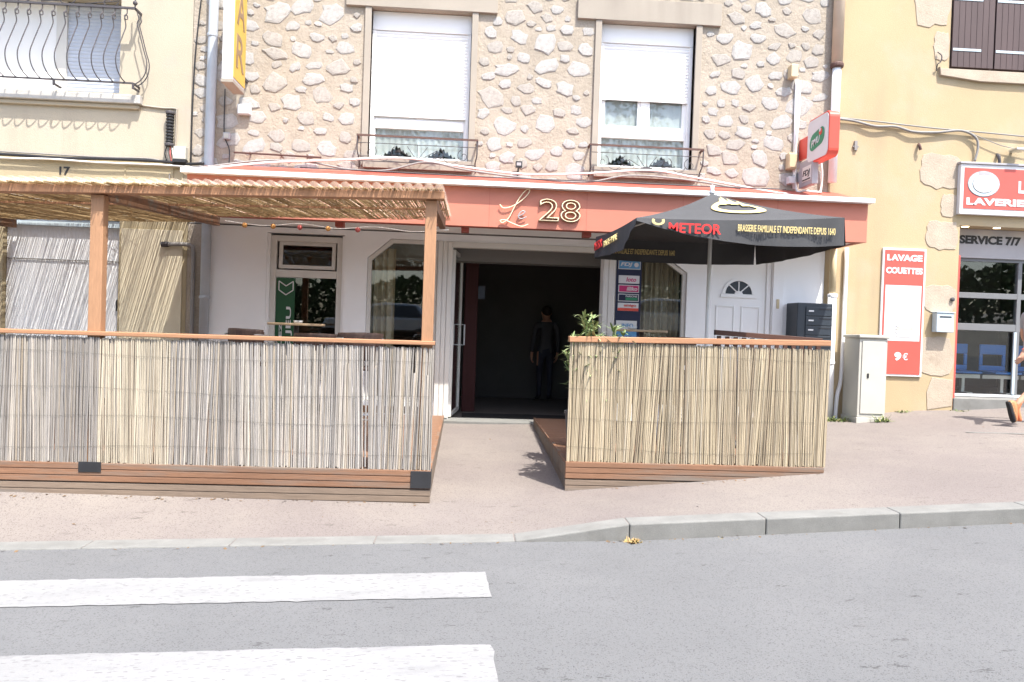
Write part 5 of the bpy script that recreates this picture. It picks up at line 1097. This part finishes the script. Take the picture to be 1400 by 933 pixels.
# ------------------------------------------------------------------ people
def human(name, label, base, rz, pose, mats, hgt=1.74, bracelet=False):
    """one skinned body: joints in metres for a 1.74 m figure facing +x, z up"""
    V = []; E = []; RR = []
    def j(p, r, par=None):
        V.append(Vector(p)); RR.append(r if isinstance(r, tuple) else (r, r))
        if par is not None: E.append((par, len(V) - 1))
        return len(V) - 1
    P = pose
    pel = j((0, 0, .93), (.12, .15)); ab = j((.01, 0, 1.08), (.105, .14), pel); ch = j((.0, 0, 1.28), (.12, .165), ab); up = j((-.01, 0, 1.42), (.085, .12), ch)
    nk = j((.01, 0, 1.50), .055, up); hd0 = j((.03, 0, 1.57), (.075, .068), nk); hd1 = j((.025, 0, 1.655), (.098, .080), hd0); j((.02, 0, 1.70), (.075, .065), hd1); j((.125, 0, 1.60), .017, hd0)
    for s, side in ((1, 'l'), (-1, 'r')):
        el, wr, ha = P['arm_' + side]
        sh = j((-.01, s * .185, 1.40), .062, up); e_ = j(el, .043, sh); w_ = j(wr, .029, e_); h_ = j(ha, (.036, .020), w_)
        d = (Vector(ha) - Vector(wr)).normalized(); sd = Vector((1, 0, 0)) if abs(d.x) < .8 else Vector((0, 0, 1)); sd = (sd - d * sd.dot(d)).normalized(); inn = Vector((0, -s, 0))
        for q, (o_, ln) in enumerate(((.028, .078), (.010, .088), (-.009, .082), (-.026, .062))):
            b_ = Vector(ha) + sd * o_ + d * .03; k1 = j(b_, .0105, h_); k2 = j(b_ + d * ln * .5 + inn * .012, .0088, k1); j(b_ + d * ln * .85 + inn * .04, .0075, k2)
        k1 = j(Vector(ha) + sd * .042 + d * -.01 + inn * .012, .011, h_); j(Vector(ha) + sd * .055 + d * .035 + inn * .025, .009, k1)
        kn, an, toe = P['leg_' + side]
        hp_ = j((0, s * .095, .88), .088, pel); k_ = j(kn, .058, hp_); c_ = j(Vector(kn).lerp(Vector(an), .35) + Vector((-.02, 0, 0)), .054, k_); a_ = j(an, .036, c_); hl = j(Vector(an) + (Vector(an) - Vector(toe)).normalized() * .035 + Vector((0, 0, -.02)), .036, a_); t_ = j(Vector(an).lerp(Vector(toe), .62) + Vector((0, 0, -.01)), (.040, .034), a_); j(toe, (.034, .024), t_)
    me = bpy.data.meshes.new('body'); me.from_pydata([tuple(v) for v in V], E, []); o = bpy.data.objects.new('body', me); COL.objects.link(o)
    o.modifiers.new('skin', 'SKIN'); o.modifiers['skin'].use_smooth_shade = True
    for i, r in enumerate(RR): me.skin_vertices[0].data[i].radius = r
    me.skin_vertices[0].data[0].use_root = True
    sb = o.modifiers.new('sub', 'SUBSURF'); sb.levels = 1; sb.render_levels = 1
    dg = bpy.context.evaluated_depsgraph_get(); dg.update(); m2 = bpy.data.meshes.new_from_object(o.evaluated_get(dg)); bpy.data.objects.remove(o); m2.name = 'body'
    m2.materials.clear()
    for k in ('skin', mats['top'], mats['bottom'], mats['shoe'], mats.get('sole', 'shoeb'), 'skin'): m2.materials.append(M[k])
    for p in m2.polygons:
        c = p.center; mi = 0
        armdist = min((c - Vector(P['arm_l'][k])).length for k in range(3)) if c.y > 0 else min((c - Vector(P['arm_r'][k])).length for k in range(3))
        sleeve = abs(c.y) > .15 and c.z > .6 and c.z < 1.5
        if c.z < 1.46 and c.z > .90: mi = 1
        if sleeve:
            lim = mats.get('sleeve', 1.22); mi = 1 if c.z > lim else 0
            if abs(c.y) < .19 and c.z < 1.1 and c.z > .90 and armdist > .2: mi = 1
        if c.z <= .93 and armdist > .16 and not (abs(c.y) > .19 and c.z > .6): mi = 2 if c.z > mats.get('hem', .09) else 0
        for side in 'lr':
            kn, an, toe = (Vector(q) for q in P['leg_' + side])
            d_ = (toe - an).normalized(); v = c - an; t_ = v.dot(d_)
            if -.09 < t_ < .25 and (v - d_ * t_).length < .07 and abs(c.y - an.y) < .08 and (c.z < an.z + .02): mi = 3
            nrm = d_.cross(Vector((0, 1, 0))); up_ = nrm if nrm.z > 0 else -nrm
            if mi == 3 and v.dot(up_) < -.040: mi = 4
        p.material_index = mi; p.use_smooth = True
    body = bpy.data.objects.new('body', m2); COL.objects.link(body)
    t = empty(name, base); t.rotation_euler = (0, 0, rz); t.scale = [hgt / 1.76] * 3; tag(t, label, 'person'); body.parent = t
    mb = MB(); mb.ball((.008, 0, 1.665), .108, 16, 12, (1.0, .86, .95))
    hr = bpy.data.objects.new('hair', mb.mesh('hair', 'hair', True)); COL.objects.link(hr); hr.parent = t
    bm = bmesh.new(); bm.from_mesh(hr.data); bmesh.ops.bisect_plane(bm, geom=bm.verts[:] + bm.edges[:] + bm.faces[:], plane_co=(.03, 0, 1.665), plane_no=Vector((.75, 0, -.66)), clear_outer=True); bm.to_mesh(hr.data); bm.free()
    em = MB()
    for s in (-1, 1): em.ball((.108, s * .032, 1.635), .012, 8, 6)
    em.build('eyes', 'hair', t); MB().ball((.112, 0, 1.555), .022, 8, 6, (.4, 1, .28)).build('mouth', 'bulbp', t)
    er = MB()
    for s in (-1, 1): er.ball((.02, s * .088, 1.625), .03, 8, 6, (.7, .35, 1.1))
    er.build('ears', 'skin', t)
    if mats.get('shoes'):
        for side in 'lr':
            an, toe = Vector(P['leg_' + side][1]), Vector(P['leg_' + side][2]); d = (toe - an); d = (d - Vector((0, 0, 0))).normalized()
            if side == 'l': d = Vector((1, 0, -.04)).normalized(); heel = Vector((an.x - .075, an.y, .055))
            else: heel = an - d * .055 + Vector((-.035, 0, .0))
            up_ = d.cross(Vector((0, 1, 0))); up_ = up_ if up_.z * (side == 'l') + up_.x * (side == 'r') > 0 else -up_; sd = Vector((0, 1, 0))
            secs = [(-.005, .026, .055), (.02, .034, .085), (.07, .036, .092), (.12, .038, .078), (.17, .044, .056), (.22, .043, .044), (.255, .034, .036), (.272, .016, .022)]
            def loft(lo, hi, grow):
                vs = []; k = 10
                for t_, w_, h_ in secs:
                    a0 = -.045 + lo; a1 = -.045 + (h_ if hi is None else hi)
                    for q in range(k):
                        an_ = 2 * math.pi * q / k; cy_ = math.cos(an_); sz = math.sin(an_); vv = (a0 + a1) / 2 + (a1 - a0) / 2 * (abs(sz) ** .6) * (1 if sz > 0 else -1)
                        vs.append(heel + d * t_ + sd * (w_ + grow) * (abs(cy_) ** .6) * (1 if cy_ > 0 else -1) + up_ * vv)
                n_ = len(secs); return MB().add(vs, [(i * k + j_, i * k + (j_ + 1) % k, (i + 1) * k + (j_ + 1) % k, (i + 1) * k + j_) for i in range(n_ - 1) for j_ in range(k)] + [tuple(range(k)), tuple((n_ - 1) * k + j_ for j_ in range(k))])
            sh_ = loft(.0, None, .0).build('shoe', 'shoeo', t, smooth=True, fix=True); loft(-.026, .012, .004).build('sole', 'shoeb', sh_, fix=True); loft(.0125, .024, .002).build('midsole', 'shoey', sh_, fix=True)
    if bracelet:
        for side in 'lr':
            w_ = Vector(P['arm_' + side][1]); h_ = Vector(P['arm_' + side][2]); d = (h_ - w_).normalized(); a = d.orthogonal().normalized(); b = d.cross(a)
            MB().tube([w_ + (a * math.cos(q) + b * math.sin(q)) * .034 for q in np.linspace(0, 6.3, 17)], .006, 6).build('bracelet', 'bulbp', t)
    return t
walk = dict(arm_l=[(.05, .27, 1.13), (.20, .27, .92), (.25, .26, .85)], arm_r=[(-.20, -.26, 1.16), (-.33, -.28, .96), (-.37, -.275, .88)],
            leg_l=[(.22, .10, .50), (.20, .10, .10), (.34, .11, .045)], leg_r=[(.0, -.10, .50), (-.29, -.10, .26), (-.22, -.10, .05)])
px_, py_ = 7.04, 9.35
human('person', 'person walking past the laundrette with bare arms and orange black-soled running shoes', (px_, py_, zpave(px_, py_)), 0, walk, dict(top='shirt', bottom='shorts', shoe='shoeo', sole='shoeb', hem=.50, shoes=True), 1.70, True)
stand = dict(arm_l=[(.0, .24, 1.12), (.04, .25, .88), (.05, .25, .80)], arm_r=[(.0, -.24, 1.12), (.06, -.25, .88), (.08, -.24, .80)],
             leg_l=[(.02, .10, .48), (.0, .10, .09), (.15, .12, .04)], leg_r=[(.03, -.10, .48), (.0, -.10, .09), (.15, -.12, .04)])
human('person', 'person in a grey shirt, coloured dark for the dim bar, standing with back turned', (1.45, 14.15, .256), R(100), stand, dict(top='dimshirt', bottom='shorts', shoe='shoeb', sleeve=.90), 1.72)

# ------------------------------------------------------------------ across the street (seen in the glass)
def car(label, x, y):
    z = zbank(x, y); t = empty('parked_car', (x, y, z)); tag(t, label, 'car')
    low = [(-2.05, .35), (-2.08, .62), (-1.95, .88), (-.95, .95), (1.55, .98), (1.98, .92), (2.05, .6), (2.02, .34), (1.65, .28), (1.55, .52), (1.3, .62), (1.05, .52), (.95, .26), (-1.0, .26), (-1.1, .52), (-1.35, .62), (-1.6, .52), (-1.7, .30)]
    MB().prism(low, 'y', -.84, .84).build('body', 'carpaint', t, bevel=.05)
    top = [(-1.05, .94), (-.35, 1.42), (.1, 1.50), (1.2, 1.46), (1.75, .97)]
    vs = [(u, -.78 if v < 1 else -.60, v) for u, v in top] + [(u, .78 if v < 1 else .60, v) for u, v in top]; n = 5
    MB().add(vs, [tuple(range(n)), tuple(range(2 * n - 1, n - 1, -1))] + [(i, n + i, n + (i + 1) % n, (i + 1) % n) for i in range(n)]).build('cabin', 'carpaint', t, bevel=.03)
    def side(pl): 
        for s in (-1, 1):
            q = [(u, s * (.79 - (v - .98) * .38), v) for u, v in pl]
            MB().add(q + [(a, b + s * .012, c) for a, b, c in q], [(0, 1, 2, 3), (4, 5, 6, 7), (0, 1, 5, 4), (1, 2, 6, 5), (2, 3, 7, 6), (3, 0, 4, 7)]).build('side_window', 'anthr', t, fix=True)
    side([(-.80, 1.01), (.28, 1.01), (.28, 1.41), (-.28, 1.38)]); side([(.34, 1.01), (1.42, 1.01), (1.12, 1.40), (.34, 1.41)])
    for wx in (-1.35, 1.3):
        for s in (-1, 1):
            w_ = empty('wheel', (wx, s * .80, .30)); w_.parent = t; w_.rotation_euler = (R(90), 0, 0)
            MB().lathe([(.22, -.09), (.30, -.08), (.31, 0), (.30, .08), (.22, .09)], (0, 0, 0), 24).build('tyre', 'tyre', w_, smooth=False); MB().lathe([(.20, -.10), (.2, .10), (.05, .11)], (0, 0, 0), 18).build('rim', 'steel', w_)
    for s in (-1, 1): MB().ball((-1.95, s * .62, .72), .13, 10, 8, (.5, 1, .6)).build('headlight', 'signwhite', t); MB().ball((2.0, s * .68, .78), .12, 10, 8, (.4, .8, 1)).build('tail_light', 'red', t)
car('silver hatchback parked across the street, mirrored in the left shop window', -2.9, -6.6)
car('silver hatchback parked across the street, mirrored in the right shop window', 6.6, -6.6)
def tree(label, x, y, h, r, seed):
    rd = random.Random(seed); z = zbank(x, y); t = tag(empty('tree', (x, y, z)), label, 'tree', 'trees across the street')
    mb = MB(); mb.tube(smoothpts([(0, 0, -.2), (rd.gauss(0, .1), 0, h * .3), (rd.gauss(0, .2), rd.gauss(0, .2), h * .7)], 5), [.22 - .012 * i for i in range(11)], 8)
    for k in range(6):
        a = rd.uniform(0, 6.28); mb.tube(smoothpts([(0, 0, h * (.3 + .05 * k)), (r * .4 * math.cos(a), r * .4 * math.sin(a), h * .55), (r * .75 * math.cos(a), r * .75 * math.sin(a), h * .7)], 4), [.09 - .008 * i for i in range(9)], 6)
    mb.build('trunk', 'bark', t)
    lm = MB(); cl = [(Vector((rd.gauss(0, r * .45), rd.gauss(0, r * .45), h * rd.uniform(.38, .98))), r * rd.uniform(.28, .5)) for _ in range(26)]
    for c, q in cl:
        for _ in range(170):
            d = Vector((rd.gauss(0, 1), rd.gauss(0, 1), rd.gauss(0, 1))).normalized() * q * rd.random() ** .4; p = c + d; a = Vector((rd.gauss(0, 1), rd.gauss(0, 1), rd.gauss(0, 1))).normalized() * .11; b = a.orthogonal().normalized() * .07
            lm.add([p - a, p + b, p + a, p - b], [(0, 1, 2, 3)])
    stuff(lm.build('crown', 'foliage', t))
for i, (x, y) in enumerate([(-16, -13), (-9.5, -12.5), (-4.4, -12), (1.2, -13.5), (6.5, -12), (12, -13), (18, -12.5)]): tree('broad green tree across the street from the bar', x, y, 8.5 + (i * 37 % 5) * .6, 3.3, 40 + i)
rd = random.Random(77); lm = MB()  # leafy row added out of view to darken reflections in the windows
for _ in range(16000):
    x = rd.uniform(-24, 26); p = Vector((x, -9.6 + rd.gauss(0, .35), zbank(x, -9.6) + 2.4 * rd.random() ** .8 + .15 * math.sin(x * 2))); a = Vector((rd.gauss(0, 1), rd.gauss(0, 1), rd.gauss(0, 1))).normalized() * .16; b = a.orthogonal().normalized() * .10
    lm.add([p - a, p + b, p + a, p - b], [(0, 1, 2, 3)])
tag(stuff(lm.build('added_hedge', 'foliage')), 'unseen leafy screen added behind the parked cars to darken the window reflections', 'added_hedge')

rd = random.Random(91); mb = MB()
for k in range(260):
    c = rd.random()
    if c < .35: x = rd.uniform(-5, -.3); y = Y1 - .04 - abs(rd.gauss(0, .04))
    elif c < .5: x = rd.uniform(.95, 3.3); y = Y2 - .04 - abs(rd.gauss(0, .04))
    elif c < .75: x = rd.uniform(-4, 5); y = YK - abs(rd.gauss(0, .03)) - .01
    else: x = rd.uniform(-4, 8); y = rd.uniform(5.8, 10.4)
    z = (zr(x) if y < YK else zpave(x, y)) + .004; a = rd.uniform(0, 6.28); q = rd.uniform(.006, .018); u = Vector((math.cos(a), math.sin(a), .25)) * q; v = Vector((-math.sin(a), math.cos(a), rd.uniform(-.3, .5))) * q * rd.uniform(.3, .8); p = Vector((x, y, z))
    mb.add([p - u, p + v, p + u, p - v], [(0, 1, 2, 3)])
tag(stuff(mb.build('leaf_litter', 'litter')), 'scattered dry leaf bits along the deck fronts and the kerb', 'litter')
